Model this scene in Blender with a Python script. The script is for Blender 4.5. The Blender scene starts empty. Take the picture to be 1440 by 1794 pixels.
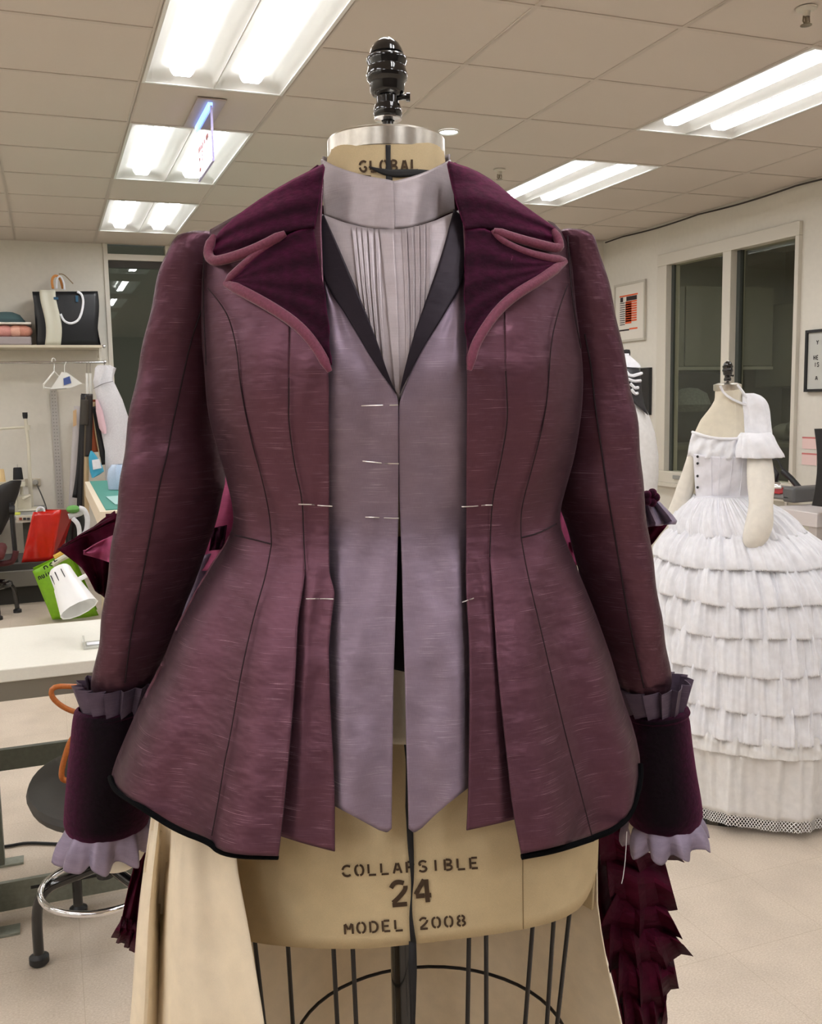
import bpy, bmesh, math, random
import numpy as np
from mathutils import Vector, Matrix
random.seed(7); RNG=np.random.default_rng(7)
PI=math.pi
# ------------------------------------------------------------------ camera, world, exposure
F=1669.2; YAW,PIT,ROL=.36077,.11789,.01806; CAMH=1.40; CEIL=2.743
def cam_axes(yaw,pitch,roll):
    cy,sy,cp,sp,cr,sr=math.cos(yaw),math.sin(yaw),math.cos(pitch),math.sin(pitch),math.cos(roll),math.sin(roll)
    fw=np.array([sy*cp,cy*cp,-sp]); rt=np.array([cy,-sy,0.]); dn=np.cross(fw,rt)
    if dn[2]>0: dn=-dn
    return np.array([cr*rt+sr*dn,-sr*rt+cr*dn,fw])
RW=cam_axes(YAW,PIT,ROL)          # room frame
RF=cam_axes(0.,PIT,ROL)           # same camera with the yaw taken out (frame of the dress form that faces the camera)
scene=bpy.context.scene
cd=bpy.data.cameras.new('camera'); cam=bpy.data.objects.new('camera',cd); scene.collection.objects.link(cam)
cd.sensor_fit='VERTICAL'; cd.sensor_height=36.; cd.sensor_width=36.*1440/1794; cd.lens=F/1794*36.
cd.clip_start=.05; cd.clip_end=60
cam.matrix_world=Matrix(((RW[0][0],-RW[1][0],-RW[2][0],0),(RW[0][1],-RW[1][1],-RW[2][1],0),(RW[0][2],-RW[1][2],-RW[2][2],CAMH),(0,0,0,1)))
scene.camera=cam
wd=bpy.data.worlds.new('night'); scene.world=wd; wd.use_nodes=True
wd.node_tree.nodes['Background'].inputs[0].default_value=(.86,.9,.76,1)
wd.node_tree.nodes['Background'].inputs[1].default_value=.045
LAMP=19.0
scene.view_settings.view_transform='Standard'; scene.view_settings.look='None'
scene.view_settings.gamma=1; scene.view_settings.exposure=0.45; scene.view_settings.use_curve_mapping=False
# ------------------------------------------------------------------ helpers
C3=np.array([0,0,CAMH])
def ray(p): return RW.T@np.array([(p[0]-720)/F,(p[1]-897)/F,1])
def onz(p,z): r=ray(p); return C3+r*((z-CAMH)/r[2])
def ony(p,y): r=ray(p); return C3+r*(y/r[1])
def onx(p,x): r=ray(p); return C3+r*(x/r[0])
def fpt(p,y):                      # pixel -> point at depth y in the form frame
    r=RF.T@np.array([(p[0]-720)/F,(p[1]-897)/F,1]); return C3+r*(y/r[1])
SY,CY=math.sin(YAW),math.cos(YAW)
def W(P):                          # form frame -> room
    P=np.asarray(P,float); o=P.copy(); o[...,0]=P[...,0]*CY+P[...,1]*SY; o[...,1]=-P[...,0]*SY+P[...,1]*CY; return o
COL=scene.collection
ORG={}
def lin(c):
    c=c/255.; return c/12.92 if c<=.04045 else ((c+.055)/1.055)**2.4
def rgb(r,g,b): return (lin(r),lin(g),lin(b),1)
def put(name,me,parent=None,loc=(0,0,0)):
    o=bpy.data.objects.new(name,me); COL.objects.link(o)
    o.location=loc
    if parent: o.parent=parent
    return o
def tag(o,label,cat,group=None):
    o['label']=label; o['category']=cat
    if group: o['group']=group
    return o
def thing(name,label,cat,loc=(0,0,0),group=None):
    o=put(name,None,None,loc); ORG[o.name]=np.array(loc,float); o.empty_display_size=.05
    return tag(o,label,cat,group)
class M:
    def __init__(s): s.v=[]; s.f=[]; s.uv=[]; s.n=0
    def add(s,V,Fc,UV=None):
        V=np.asarray(V,float).reshape(-1,3); s.v.append(V); s.f+= [tuple(i+s.n for i in f) for f in Fc]
        s.uv.append(np.asarray(UV,float).reshape(-1,2) if UV is not None else V[:,[0,2]]); s.n+=len(V); return s
    def box(s,c,d,ax=None):
        c=np.array(c,float); d=np.array(d,float)/2
        V=np.array([(x,y,z) for x in(-1,1) for y in(-1,1) for z in(-1,1)],float)*d
        if ax is not None: V=V@np.array(ax,float)
        return s.add(V+c,[(0,1,3,2),(4,6,7,5),(0,4,5,1),(2,3,7,6),(0,2,6,4),(1,5,7,3)])
    def box2(s,a,b): a=np.array(a,float);b=np.array(b,float); return s.box((a+b)/2,abs(b-a))
    def grid(s,G,UV=None,cu=False,cv=False,flip=False):
        nv,nu=G.shape[:2]; Fc=[]
        for j in range(nv-(0 if cv else 1)):
            for i in range(nu-(0 if cu else 1)):
                a,b,c,d=j*nu+i,j*nu+(i+1)%nu,((j+1)%nv)*nu+(i+1)%nu,((j+1)%nv)*nu+i
                Fc.append((a,b,c,d) if flip else (a,d,c,b))
        return s.add(G.reshape(-1,3),Fc,UV)
    def tube(s,P,r,n=10,cap=True,flat=None,close=False):
        P=np.asarray(P,float); m=len(P); r=np.broadcast_to(np.asarray(r,float),(m,))
        T=np.gradient(P,axis=0) if not close else (np.roll(P,-1,0)-np.roll(P,1,0))
        T/=np.linalg.norm(T,axis=1)[:,None]+1e-12
        ref=np.array([0,0,1.]) if abs(T[0][2])<.9 else np.array([1.,0,0]); G=np.zeros((m,n,3))
        u=np.cross(T[0],ref); u/=np.linalg.norm(u)
        for k in range(m):
            u=u-T[k]*(u@T[k]); u/=np.linalg.norm(u); w=np.cross(T[k],u)
            for i in range(n):
                a=2*PI*i/n; G[k,i]=P[k]+r[k]*(math.cos(a)*u+math.sin(a)*w)
        L=np.concatenate([[0],np.cumsum(np.linalg.norm(np.diff(P,axis=0),axis=1))])
        UV=np.stack(np.broadcast_arrays(np.arange(n)[None,:]/n*2*PI*np.mean(r),L[:,None]),-1)
        n0=s.n; s.grid(G,UV,cu=True,cv=close,flip=True)
        if cap and not close: s.f.append(tuple(n0+i for i in range(n))); s.f.append(tuple(n0+(m-1)*n+i for i in reversed(range(n))))
        return s
    def lathe(s,prof,c=(0,0,0),ax=(0,0,1),n=24,cap=False):
        ax=np.array(ax,float); ax/=np.linalg.norm(ax); ref=np.array([1.,0,0]) if abs(ax[0])<.9 else np.array([0,1.,0])
        u=np.cross(ax,ref); u/=np.linalg.norm(u); w=np.cross(ax,u); u2=np.cross(w,ax)
        a=np.arange(n)*2*PI/n; c=np.array(c,float)
        G=np.array([[c+h*ax+r*(math.cos(t)*u2+math.sin(t)*w) for t in a] for r,h in prof])
        n0=s.n; s.grid(G,None,cu=True)
        if cap: s.f.append(tuple(n0+i for i in range(n))); s.f.append(tuple(n0+(len(prof)-1)*n+i for i in range(n)))
        return s
    def build(s,name,mat,parent=None,smooth=True,thick=0,loc=None,bevel=0,fixn=True,sub=0):
        V=np.concatenate(s.v); UV=np.concatenate(s.uv)
        org=ORG[parent.name] if parent is not None else np.array(loc if loc is not None else (0,0,0),float)
        me=bpy.data.meshes.new(name); me.from_pydata((V-org).tolist(),[],s.f)
        ul=me.uv_layers.new(name='UVMap'); li=np.zeros(len(me.loops),int); me.loops.foreach_get('vertex_index',li)
        ul.data.foreach_set('uv',UV[li].ravel().astype(np.float32))
        if mat: me.materials.append(mat)
        if fixn:
            bm=bmesh.new(); bm.from_mesh(me); bmesh.ops.recalc_face_normals(bm,faces=bm.faces); bm.to_mesh(me); bm.free()
        if smooth: me.polygons.foreach_set('use_smooth',[True]*len(me.polygons)); me.set_sharp_from_angle(angle=.75)
        o=put(name,me,parent,(0,0,0) if parent is not None else tuple(org)); ORG[o.name]=org
        if bevel: b=o.modifiers.new('b','BEVEL'); b.width=bevel; b.segments=2; b.limit_method='ANGLE'
        if thick: t=o.modifiers.new('t','SOLIDIFY'); t.thickness=abs(thick); t.offset=1 if thick<0 else -1
        if sub: t=o.modifiers.new('s','SUBSURF'); t.levels=sub; t.render_levels=sub
        return o
def copy_tree(o,parent=None,loc=None):
    c=o.copy(); COL.objects.link(c); c.parent=parent
    if loc is not None: c.location=loc
    ORG[c.name]=ORG.get(o.name,np.zeros(3))
    for ch in o.children: copy_tree(ch,c)
    return c
def struct(name,m,mat,**k):
    o=m.build(name,mat,None,**k); o['kind']='structure'; return o
# ------------------------------------------------------------------ materials
def node_mat(name):
    m=bpy.data.materials.new(name); m.use_nodes=True; return m,m.node_tree,m.node_tree.nodes['Principled BSDF']
def tex(nt,kind='ShaderNodeTexNoise',coord='Object',scale=(1,1,1),rot=(0,0,0),**kw):
    tc=nt.nodes.new('ShaderNodeTexCoord'); mp=nt.nodes.new('ShaderNodeMapping'); t=nt.nodes.new(kind)
    mp.inputs['Scale'].default_value=scale; mp.inputs['Rotation'].default_value=rot
    nt.links.new(tc.outputs[coord],mp.inputs[0]); nt.links.new(mp.outputs[0],t.inputs['Vector'])
    for k,v in kw.items():
        if k in t.inputs: t.inputs[k].default_value=v
        else: setattr(t,k,v)
    return t
def ramp(nt,src,stops):
    r=nt.nodes.new('ShaderNodeValToRGB'); e=r.color_ramp.elements
    while len(e)<len(stops): e.new(.5)
    for k,(p,c) in enumerate(stops): e[k].position=p; e[k].color=c if len(c)==4 else (*c,1)
    nt.links.new(src,r.inputs[0]); return r
def mix(nt,fac,a,b,mode='MIX'):
    x=nt.nodes.new('ShaderNodeMix'); x.data_type='RGBA'; x.blend_type=mode
    for v,i in ((fac,0),(a,6),(b,7)):
        if hasattr(v,'is_linked') or hasattr(v,'links'): nt.links.new(v,x.inputs[i])
        else: x.inputs[i].default_value=v
    return x.outputs[2]
def bump(nt,src,strength,dist=.002,prev=None):
    b=nt.nodes.new('ShaderNodeBump'); b.inputs['Strength'].default_value=strength; b.inputs['Distance'].default_value=dist
    nt.links.new(src,b.inputs['Height'])
    if prev: nt.links.new(prev,b.inputs['Normal'])
    return b.outputs[0]
def plain(name,c,rough=.5,metal=0.,noise=0.,nscale=20,bmp=0.,sheen=0.,spec=None,coat=0):
    m,nt,b=node_mat(name); b.inputs['Base Color'].default_value=c; b.inputs['Roughness'].default_value=rough; b.inputs['Metallic'].default_value=metal
    if spec is not None: b.inputs['Specular IOR Level'].default_value=spec
    if sheen: b.inputs['Sheen Weight'].default_value=sheen; b.inputs['Sheen Roughness'].default_value=.4
    if coat: b.inputs['Coat Weight'].default_value=coat
    if noise or bmp:
        t=tex(nt,scale=(nscale,)*3,Detail=4.0)
        if noise:
            d=tuple(max(0,x*(1-noise)) for x in c[:3])+(1,); l=tuple(min(1,x*(1+noise)) for x in c[:3])+(1,)
            r=ramp(nt,t.outputs[0],[(.3,d),(.7,l)]); nt.links.new(r.outputs[0],b.inputs['Base Color'])
        if bmp: nt.links.new(bump(nt,t.outputs[0],bmp),b.inputs['Normal'])
    return m
def silk(name,face,graze,slub,rough=.42,spec=.18,metal=.45,sl=.66,puck=.35,blotch=.12,sheen=.05):
    """dupioni: shot colour, darkened at grazing angles as painted shade, weft slubs along U, puckers in relief"""
    m,nt,b=node_mat(name); L=nt.links
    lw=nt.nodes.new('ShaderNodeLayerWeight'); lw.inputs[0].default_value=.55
    r=ramp(nt,lw.outputs['Facing'],[(.15,face),(.97,graze)])  # sides turned away get a darker base colour, standing in for shade
    n1=tex(nt,coord='UV',scale=(9,700,1),Detail=2.0,Roughness=.5)      # fine weft
    n2=tex(nt,coord='UV',scale=(4,640,1),Detail=1.0)                   # slubs
    n3=tex(nt,coord='UV',scale=(9,14,1),Detail=3.0)                     # where slubs gather, cloudy tone
    n4=tex(nt,coord='UV',scale=(700,30,1),Detail=2.0)                   # warp
    s1=ramp(nt,n2.outputs[0],[(sl,(0,0,0,1)),(sl+.07,(1,1,1,1))]); s2=ramp(nt,n3.outputs[0],[(.42,(0,0,0,1)),(.62,(1,1,1,1))])
    sm=mix(nt,1.0,s1.outputs[0],s2.outputs[0],'MULTIPLY')
    c=mix(nt,sm,r.outputs[0],slub)
    sh=ramp(nt,n3.outputs[0],[(.3,(1-blotch,)*3),(.7,(1+blotch,)*3)])
    c=mix(nt,1.0,c,sh.outputs[0],'MULTIPLY')
    w=ramp(nt,n1.outputs[0],[(.3,(.93,)*3),(.7,(1.06,)*3)]); c=mix(nt,1.0,c,w.outputs[0],'MULTIPLY')
    w2=ramp(nt,n4.outputs[0],[(.3,(.95,)*3),(.7,(1.05,)*3)]); c=mix(nt,1.0,c,w2.outputs[0],'MULTIPLY')
    L.new(c,b.inputs['Base Color']); b.inputs['Roughness'].default_value=rough; b.inputs['Specular IOR Level'].default_value=spec; b.inputs['Metallic'].default_value=metal; b.inputs['Specular Tint'].default_value=(.72,.62,.67,1)
    b.inputs['Sheen Weight'].default_value=sheen; b.inputs['Sheen Roughness'].default_value=.35; b.inputs['Sheen Tint'].default_value=slub
    n5=tex(nt,coord='UV',scale=(7,11,1),Detail=2.0)
    p=bump(nt,n5.outputs[0],puck*1.2,.006); p=bump(nt,n1.outputs[0],.12,.0006,p); p=bump(nt,sm,.5,.0006,p); L.new(p,b.inputs['Normal'])
    return m
def velvet(name,deep,lit,sheen=1.0):
    m,nt,b=node_mat(name); L=nt.links
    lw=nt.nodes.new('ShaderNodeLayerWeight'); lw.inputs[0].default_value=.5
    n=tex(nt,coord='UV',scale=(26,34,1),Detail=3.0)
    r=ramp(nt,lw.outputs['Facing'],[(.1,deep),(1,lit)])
    cl=ramp(nt,n.outputs[0],[(.4,(.85,)*3),(.7,(1.4,)*3)]); L.new(mix(nt,1.0,r.outputs[0],cl.outputs[0],'MULTIPLY'),b.inputs['Base Color'])  # velvet sheen painted into the base colour, by view angle and in blotches
    b.inputs['Roughness'].default_value=.75; b.inputs['Specular IOR Level'].default_value=.15
    b.inputs['Sheen Weight'].default_value=sheen; b.inputs['Sheen Roughness'].default_value=.3; b.inputs['Sheen Tint'].default_value=(min(1,lit[0]*4),lit[1]*4,lit[2]*4,1)
    f=tex(nt,coord='Object',scale=(500,)*3,Detail=2.0); L.new(bump(nt,n.outputs[0],.3,.005,bump(nt,f.outputs[0],.5,.0008)),b.inputs['Normal'])
    return m
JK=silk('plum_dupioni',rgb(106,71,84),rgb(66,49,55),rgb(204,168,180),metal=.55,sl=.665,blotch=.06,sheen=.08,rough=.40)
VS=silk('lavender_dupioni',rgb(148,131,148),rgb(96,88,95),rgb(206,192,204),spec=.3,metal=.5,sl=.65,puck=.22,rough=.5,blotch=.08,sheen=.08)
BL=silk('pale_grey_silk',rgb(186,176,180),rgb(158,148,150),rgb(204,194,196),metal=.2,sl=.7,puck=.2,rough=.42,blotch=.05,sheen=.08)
LAV=silk('lavender_frill_silk',rgb(158,146,168),rgb(130,120,140),rgb(185,175,190),metal=.1,puck=.2)
FRL=silk('dark_lavender_frill_silk',rgb(104,90,108),rgb(84,74,86),rgb(160,150,160),metal=.15,puck=.2)
BLK=silk('charcoal_silk',rgb(42,37,44),rgb(38,34,39),rgb(58,52,60),metal=.2,sl=.72,puck=.15,blotch=.05,sheen=.05)
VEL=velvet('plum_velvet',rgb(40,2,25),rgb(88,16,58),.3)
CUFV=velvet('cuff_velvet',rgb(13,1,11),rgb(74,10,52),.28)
PIPE=plain('rose_piping',rgb(118,52,76),.7,noise=.18,nscale=90,bmp=.25,sheen=.4)
MAR=silk('maroon_taffeta',rgb(72,16,36),rgb(52,12,28),rgb(104,36,60),metal=.0,spec=.04,sl=.76,puck=.3,rough=.6,blotch=.2)
PINK=silk('rose_lining',rgb(190,92,134),rgb(150,70,105),rgb(205,120,155),metal=.1,puck=.2)
SEAM=plain('seam_groove_shade',rgb(38,18,26),.9)  # dark cords stand in for the shade in the seam grooves
BIND=plain('black_binding',rgb(13,13,15),.95,bmp=.3,nscale=300,spec=.05)
TAPE=plain('black_twill',rgb(20,19,22),.7)
DARKL=plain('black_layer_and_shade',rgb(18,15,18),.9)
PINM=plain('pin_steel',rgb(215,210,205),.35,.8)
def canvas(name,c,d=.08,sc=(420,420,420)):
    m,nt,b=node_mat(name); n=tex(nt,scale=sc,Detail=2.0); n2=tex(nt,scale=(9,9,9),Detail=4.0)
    k=lambda f:tuple(min(1,x*f) for x in c[:3])
    r=ramp(nt,n.outputs[0],[(.3,k(1-d)),(.7,k(1+d))]); r2=ramp(nt,n2.outputs[0],[(.3,(.95,)*3),(.7,(1.04,)*3)])
    nt.links.new(mix(nt,1.0,r.outputs[0],r2.outputs[0],'MULTIPLY'),b.inputs['Base Color']); b.inputs['Roughness'].default_value=.85
    b.inputs['Specular IOR Level'].default_value=.2
    nt.links.new(bump(nt,n.outputs[0],.25,.0006),b.inputs['Normal']); return m
FORM=canvas('form_canvas',rgb(208,188,150)); MUS=canvas('ivory_muslin',rgb(240,224,197),.04); CRM=canvas('cream_canvas',rgb(224,216,196),.05)
WHT=canvas('white_cotton',rgb(242,243,248),.03,(200,200,200)); ARMC=canvas('muslin_arm',rgb(234,229,218),.05); CORS=canvas('corset_coutil',rgb(236,236,244),.03)
WHT2=canvas('white_lawn',rgb(236,235,234),.03,(200,200,200))
INK=plain('stencil_ink',rgb(70,52,34),.9)
BLKM=plain('black_enamel',rgb(14,14,16),.12,0.,coat=.6); BLKP=plain('black_plastic',rgb(30,30,32),.45); WIRE=plain('cage_wire',rgb(22,18,18),.4)
CHR=plain('chrome',rgb(225,225,228),.12,1.); ALU=plain('brushed_aluminium',rgb(205,200,190),.3,1.,noise=.06,nscale=30)
# ------------------------------------------------------------------ dress form that faces the camera: body surface in the form frame
D0=1.02
class Body:
    """sections given as (pixel row, left and right outline, half depth); upright superellipses about the axis at depth D0"""
    def __init__(s,rows,D=D0,n=2.1,pb=1.0):
        s.D=D; s.n=n; z=[];cx=[];a=[];bb=[]
        for v,xl,xr,b in rows:
            pl=fpt((xl,v),1.);pr=fpt((xr,v),1.); tl,tr=pl[0],pr[0]
            c=(tl+tr)*(D*D-b*b)/(2*D); a2=((c-tl*D)**2-tl*tl*b*b+(c-tr*D)**2-tr*tr*b*b)/2
            z.append(fpt(((xl+xr)/2,v),D)[2]); cx.append(c); a.append(math.sqrt(max(a2,1e-6))); bb.append(b)
        o=np.argsort(z); s.z=np.array(z)[o]; s.cx=np.array(cx)[o]; s.a=np.array(a)[o]; s.b=np.array(bb)[o]; s.pb=pb
        zz=np.linspace(s.z[0],s.z[-1],260); k=np.exp(-np.linspace(-2,2,9)**2); k/=k.sum()
        f=lambda q:np.convolve(np.pad(np.interp(zz,s.z,q),4,mode='edge'),k,'valid')
        s.cx,s.a,s.b,s.z=f(s.cx),f(s.a),f(s.b),zz
    def at(s,z): return np.interp(z,s.z,s.cx),np.interp(z,s.z,s.a),np.interp(z,s.z,s.b)
    def G(s,X,Y,Z,off):
        c,a,b=s.at(Z); return (np.abs((X-c)/(a+off))**s.n+np.abs((Y-s.D)/(b+off))**s.n)-1
    def hit(s,px,off=0.):
        px=np.asarray(px,float); sh=px.shape[:-1]; q=px.reshape(-1,2); off=np.broadcast_to(off,sh).reshape(-1)
        r=np.stack([(q[:,0]-720)/F,(q[:,1]-897)/F,np.ones(len(q))],1)@RF; r=r/r[:,1:2]
        Y=np.linspace(s.D-.34,s.D+.0,170); g=s.G(r[:,0:1]*Y,Y[None,:]+0*r[:,0:1],CAMH+r[:,2:3]*Y,off[:,None])
        neg=g<0; first=np.argmax(neg,1); has=neg.any(1); am=np.argmin(g,1)
        i=np.clip(first,1,None); k=np.arange(len(q)); g0,g1=g[k,i-1],g[k,i]; t=np.clip(g0/(g0-g1+1e-12),0,1)
        y=np.where(has,Y[i-1]+t*(Y[i]-Y[i-1]),Y[am]); P=r*y[:,None]; P[:,2]+=CAMH
        return P.reshape(sh+(3,))
    def back(s,v0,v1,nv=60,nu=40,off=-.002,x=0,bscale=1.,cover=PI):
        z0,z1=fpt((690,v0),s.D)[2],fpt((690,v1),s.D)[2]; Z=np.linspace(z0,z1,nv)[:,None]; th=np.linspace(PI/2-cover/2,PI/2+cover/2,nu)[None,:]
        c,a,b=s.at(Z); ct,st=np.cos(th),np.sin(th)
        X=c-(a+off)*np.sign(ct)*np.abs(ct)**(2/s.n); Yy=s.D+np.where(st>0,(b*bscale+off)*np.abs(st)**(2*s.pb),-(b+off)*np.abs(st)**(2/s.n))
        return np.stack([X+0*Z,Yy+0*Z,Z+0*X],-1)
def poly(P,n,smooth=1):
    P=np.asarray(P,float)
    for _ in range(smooth):
        if len(P)<3: break
        Q=[P[0]]
        for i in range(len(P)-1):
            if i>0: Q.append(.75*P[i]+.25*P[i+1])
            if i<len(P)-2: Q.append(.25*P[i]+.75*P[i+1])
        Q.append(P[-1]); P=np.array(Q)
    d=np.concatenate([[0],np.cumsum(np.linalg.norm(np.diff(P,axis=0),axis=1))]); t=np.linspace(0,d[-1],n)
    return np.stack([np.interp(t,d,P[:,k]) for k in range(P.shape[1])],1)
def coons(L,R,T=None,B=None,nu=24,nv=40):
    L,R=poly(L,nv),poly(R,nv); T=poly(T,nu) if T is not None else poly([L[0],R[0]],nu); B=poly(B,nu) if B is not None else poly([L[-1],R[-1]],nu)
    s=np.linspace(0,1,nu)[None,:,None]; t=np.linspace(0,1,nv)[:,None,None]
    return (1-s)*L[:,None]+s*R[:,None]+(1-t)*T[None]+t*B[None]-((1-s)*(1-t)*L[0]+s*(1-t)*R[0]+(1-s)*t*L[-1]+s*t*R[-1])
def panel(body,L,R,T=None,B=None,off=0.,relief=None,nu=24,nv=40,m=None):
    """a cut piece of cloth: its outline laid on the body, sunk or raised by off (metres) and by relief(s,t)"""
    g=coons(L,R,T,B,nu,nv); o=np.full(g.shape[:2],float(off))
    if relief is not None:
        s=np.linspace(0,1,nu)[None,:]+np.zeros((nv,1)); t=np.linspace(0,1,nv)[:,None]+np.zeros((1,nu)); o=o+relief(s,t)
    P=body.hit(g,o); m=m or M(); return m.grid(W(P),np.stack([P[...,0],P[...,2]],-1),flip=True)
def cord(body,pts,off,r,n=60,m=None,k=8,smooth=2,flat=1):
    P=body.hit(poly(pts,n,smooth),off); m=m or M(); return m.tube(W(P),r,k)
def wav(A,k,ph=0,p=1.): return lambda s,t:A*(t**p)*np.sin(2*PI*k*s+ph)
JR=[(296,552,803,.068),(320,520,830,.072),(340,478,862,.076),(365,432,910,.082),(385,398,950,.086),(405,366,985,.09),(440,353,1003,.1),(520,350,1008,.124),(600,352,1018,.142),(650,357,1023,.148),(700,360,1022,.146),(740,366,1018,.141),
 (800,384,1008,.129),(850,398,994,.12),(890,407,982,.115),(920,408,982,.116),(950,395,994,.121),(1000,361,1016,.132),(1050,333,1036,.142),(1100,306,1054,.152),(1160,283,1074,.162),(1220,250,1090,.172),
 (1280,223,1112,.18),(1340,198,1126,.187),(1370,190,1128,.189),(1440,180,1132,.195),(1520,172,1136,.2)]
JB=Body(JR)
def base(x,y): p=W(np.array([x,y,0.])); return (float(p[0]),float(p[1]),0.)
AX=base(.012,D0)
# ---- dress form
form=thing('dress_form','large canvas dress form wearing the plum jacket, black knob on its neck','dress form',AX)
FR=[(250,577,776,.058),(300,570,786,.06),(380,560,800,.068),(420,400,960,.08),(520,372,990,.1),(640,372,1005,.12),(740,390,995,.115),(900,425,965,.088),(960,418,980,.092),(1100,405,1030,.108),(1250,402,1050,.122),(1400,402,1054,.14),(1500,404,1052,.142),(1600,406,1046,.142),(1680,408,1042,.142)]
FB=Body(FR)
m=panel(FB,[(420,420),(384,560),(382,640),(400,740),(436,900),(430,960),(414,1100),(404,1250),(404,1420),(408,1560),(412,1640)],[(950,420),(985,560),(990,640),(980,740),(952,900),(965,960),(1022,1100),(1046,1250),(1050,1400),(1049,1470),(1047,1520)],[(420,420),(690,440),(950,420)],[(412,1640),(440,1652),(540,1662),(640,1663),(720,1655),(850,1640),(950,1622),(1005,1602),(1033,1570),(1047,1520)],nu=60,nv=60)
m.grid(W(FB.back(420,1600,50,40)),flip=True)
m.build('cover',FORM,form,thick=.003)
NB=Body([(240,578,775,.058),(256,577,775,.058),(300,570,786,.061),(330,566,790,.063),(420,560,800,.07)])
m=panel(NB,[(577,250),(570,300),(564,360)],[(775,249),(783,300),(790,360)],[(577,250),(676,253),(775,249)],nu=40,nv=20); m.grid(W(NB.back(248,370,20,30)),flip=True)
nk=m.build('neck',FORM,form)
# neck cap: short spun drum with a bevelled edge
nc=W(fpt((676,235),D0)); zt=fpt((676,218),D0-.06)[2]; zb=fpt((676,253),D0-.06)[2]
rc=.0605
cap_=M().lathe([(0,zt+.003),(.02,zt+.0029),(rc-.006,zt+.0022),(rc-.0018,zt+.0008),(rc,zt-.0012),(rc,zb+.001),(rc-.001,zb),(rc-.006,zb)],(nc[0],nc[1],0),n=96).build('neck_cap',ALU,form); cap_.data.set_sharp_from_angle(angle=.35)
def knob_parts(c,ztop,k,par,ring=True):
    pr=[(0,0),(50,12),(95,47),(118,87),(128,117),(122,122),(150,147),(152,177),(140,207),(141,217),(145,232),(155,267),(150,307),(135,322),(132,337),(128,387),(110,417),(85,427),(84,477),(95,482),(106,515),(107,557),(95,577)]
    M().lathe([(r*k,ztop-h*k) for r,h in pr],(c[0],c[1],0),n=40).build('knob',BLKM,par)
    z0=ztop-577*k; M().lathe([(95*k,z0),(105*k,z0-4*k),(104*k,z0-14*k),(50*k,z0-20*k)],(c[0],c[1],0),n=32).build('knob_collar',CHR,par)
    M().lathe([(42*k,z0-10*k),(42*k,z0-160*k)],(c[0],c[1],0),n=20).build('stem',BLKM,par)
    x=W(np.array([1,0,0.])); p=np.array([c[0],c[1],ztop-430*k]); 
    M().tube([p+x*80*k,p+x*150*k],20*k,10).tube([p+x*140*k,p+x*170*k],33*k,12).build('set_screw',BLKM,par)
k0=D0/F/4.487; kc=W(fpt((678,130),D0)); knob_parts(kc,fpt((678,66),D0)[2],k0,form)
# black twill tape round the neck and down the centre front
m=M(); P=NB.hit(poly([(677,254),(680,280),(682,312)],12),.0012); 
def ribbon(body,pts,hw,off,m=None,n=40,nu=4):
    c=poly(pts,n,2); h=np.interp(np.linspace(0,1,n),np.linspace(0,1,len(hw)),hw); T=np.gradient(c,axis=0); T/=np.linalg.norm(T,axis=1)[:,None]; N=np.stack([T[:,1],-T[:,0]],1)
    g=np.stack([c+N*(h*w)[:,None] for w in np.linspace(-1,1,nu)],1); P=body.hit(g,off); m=m or M(); return m.grid(W(P),np.stack([P[...,0],P[...,2]],-1))
ribbon(NB,[(680,254),(680,280),(682,318)],[4.5,4,6],.0014,m,14); ribbon(NB,[(646,292),(668,300),(690,304),(726,302),(752,303)],[1,5,7,6,5],.0016,m,24)
m.build('neck_tape',TAPE,form,thick=.0012,fixn=False)
ribbon(FB,[(704,940),(700,1080),(702,1200),(712,1320),(717,1420),(719,1480),(723,1535),(721,1570),(719,1605),(724,1650)],[6,14,9,4,5,1.5,6.5,5,1.2,5],.0035,None,70).build('waist_tape',TAPE,form,thick=.0012,fixn=False)
m=M(); zl=[fpt((723,v),D0-.145) for v in (1650,1700,1750,1800,1850)]
G=np.array([[p+np.array([-w,0,.0]),p+np.array([w,.004*math.sin(i*2),.0])] for i,(p,w) in enumerate(zip(zl,[.0035,.0042,.0032,.0022,.003]))]); m.grid(W(G)); m.build('tape_end',TAPE,form,thick=.001,fixn=False)
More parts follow.
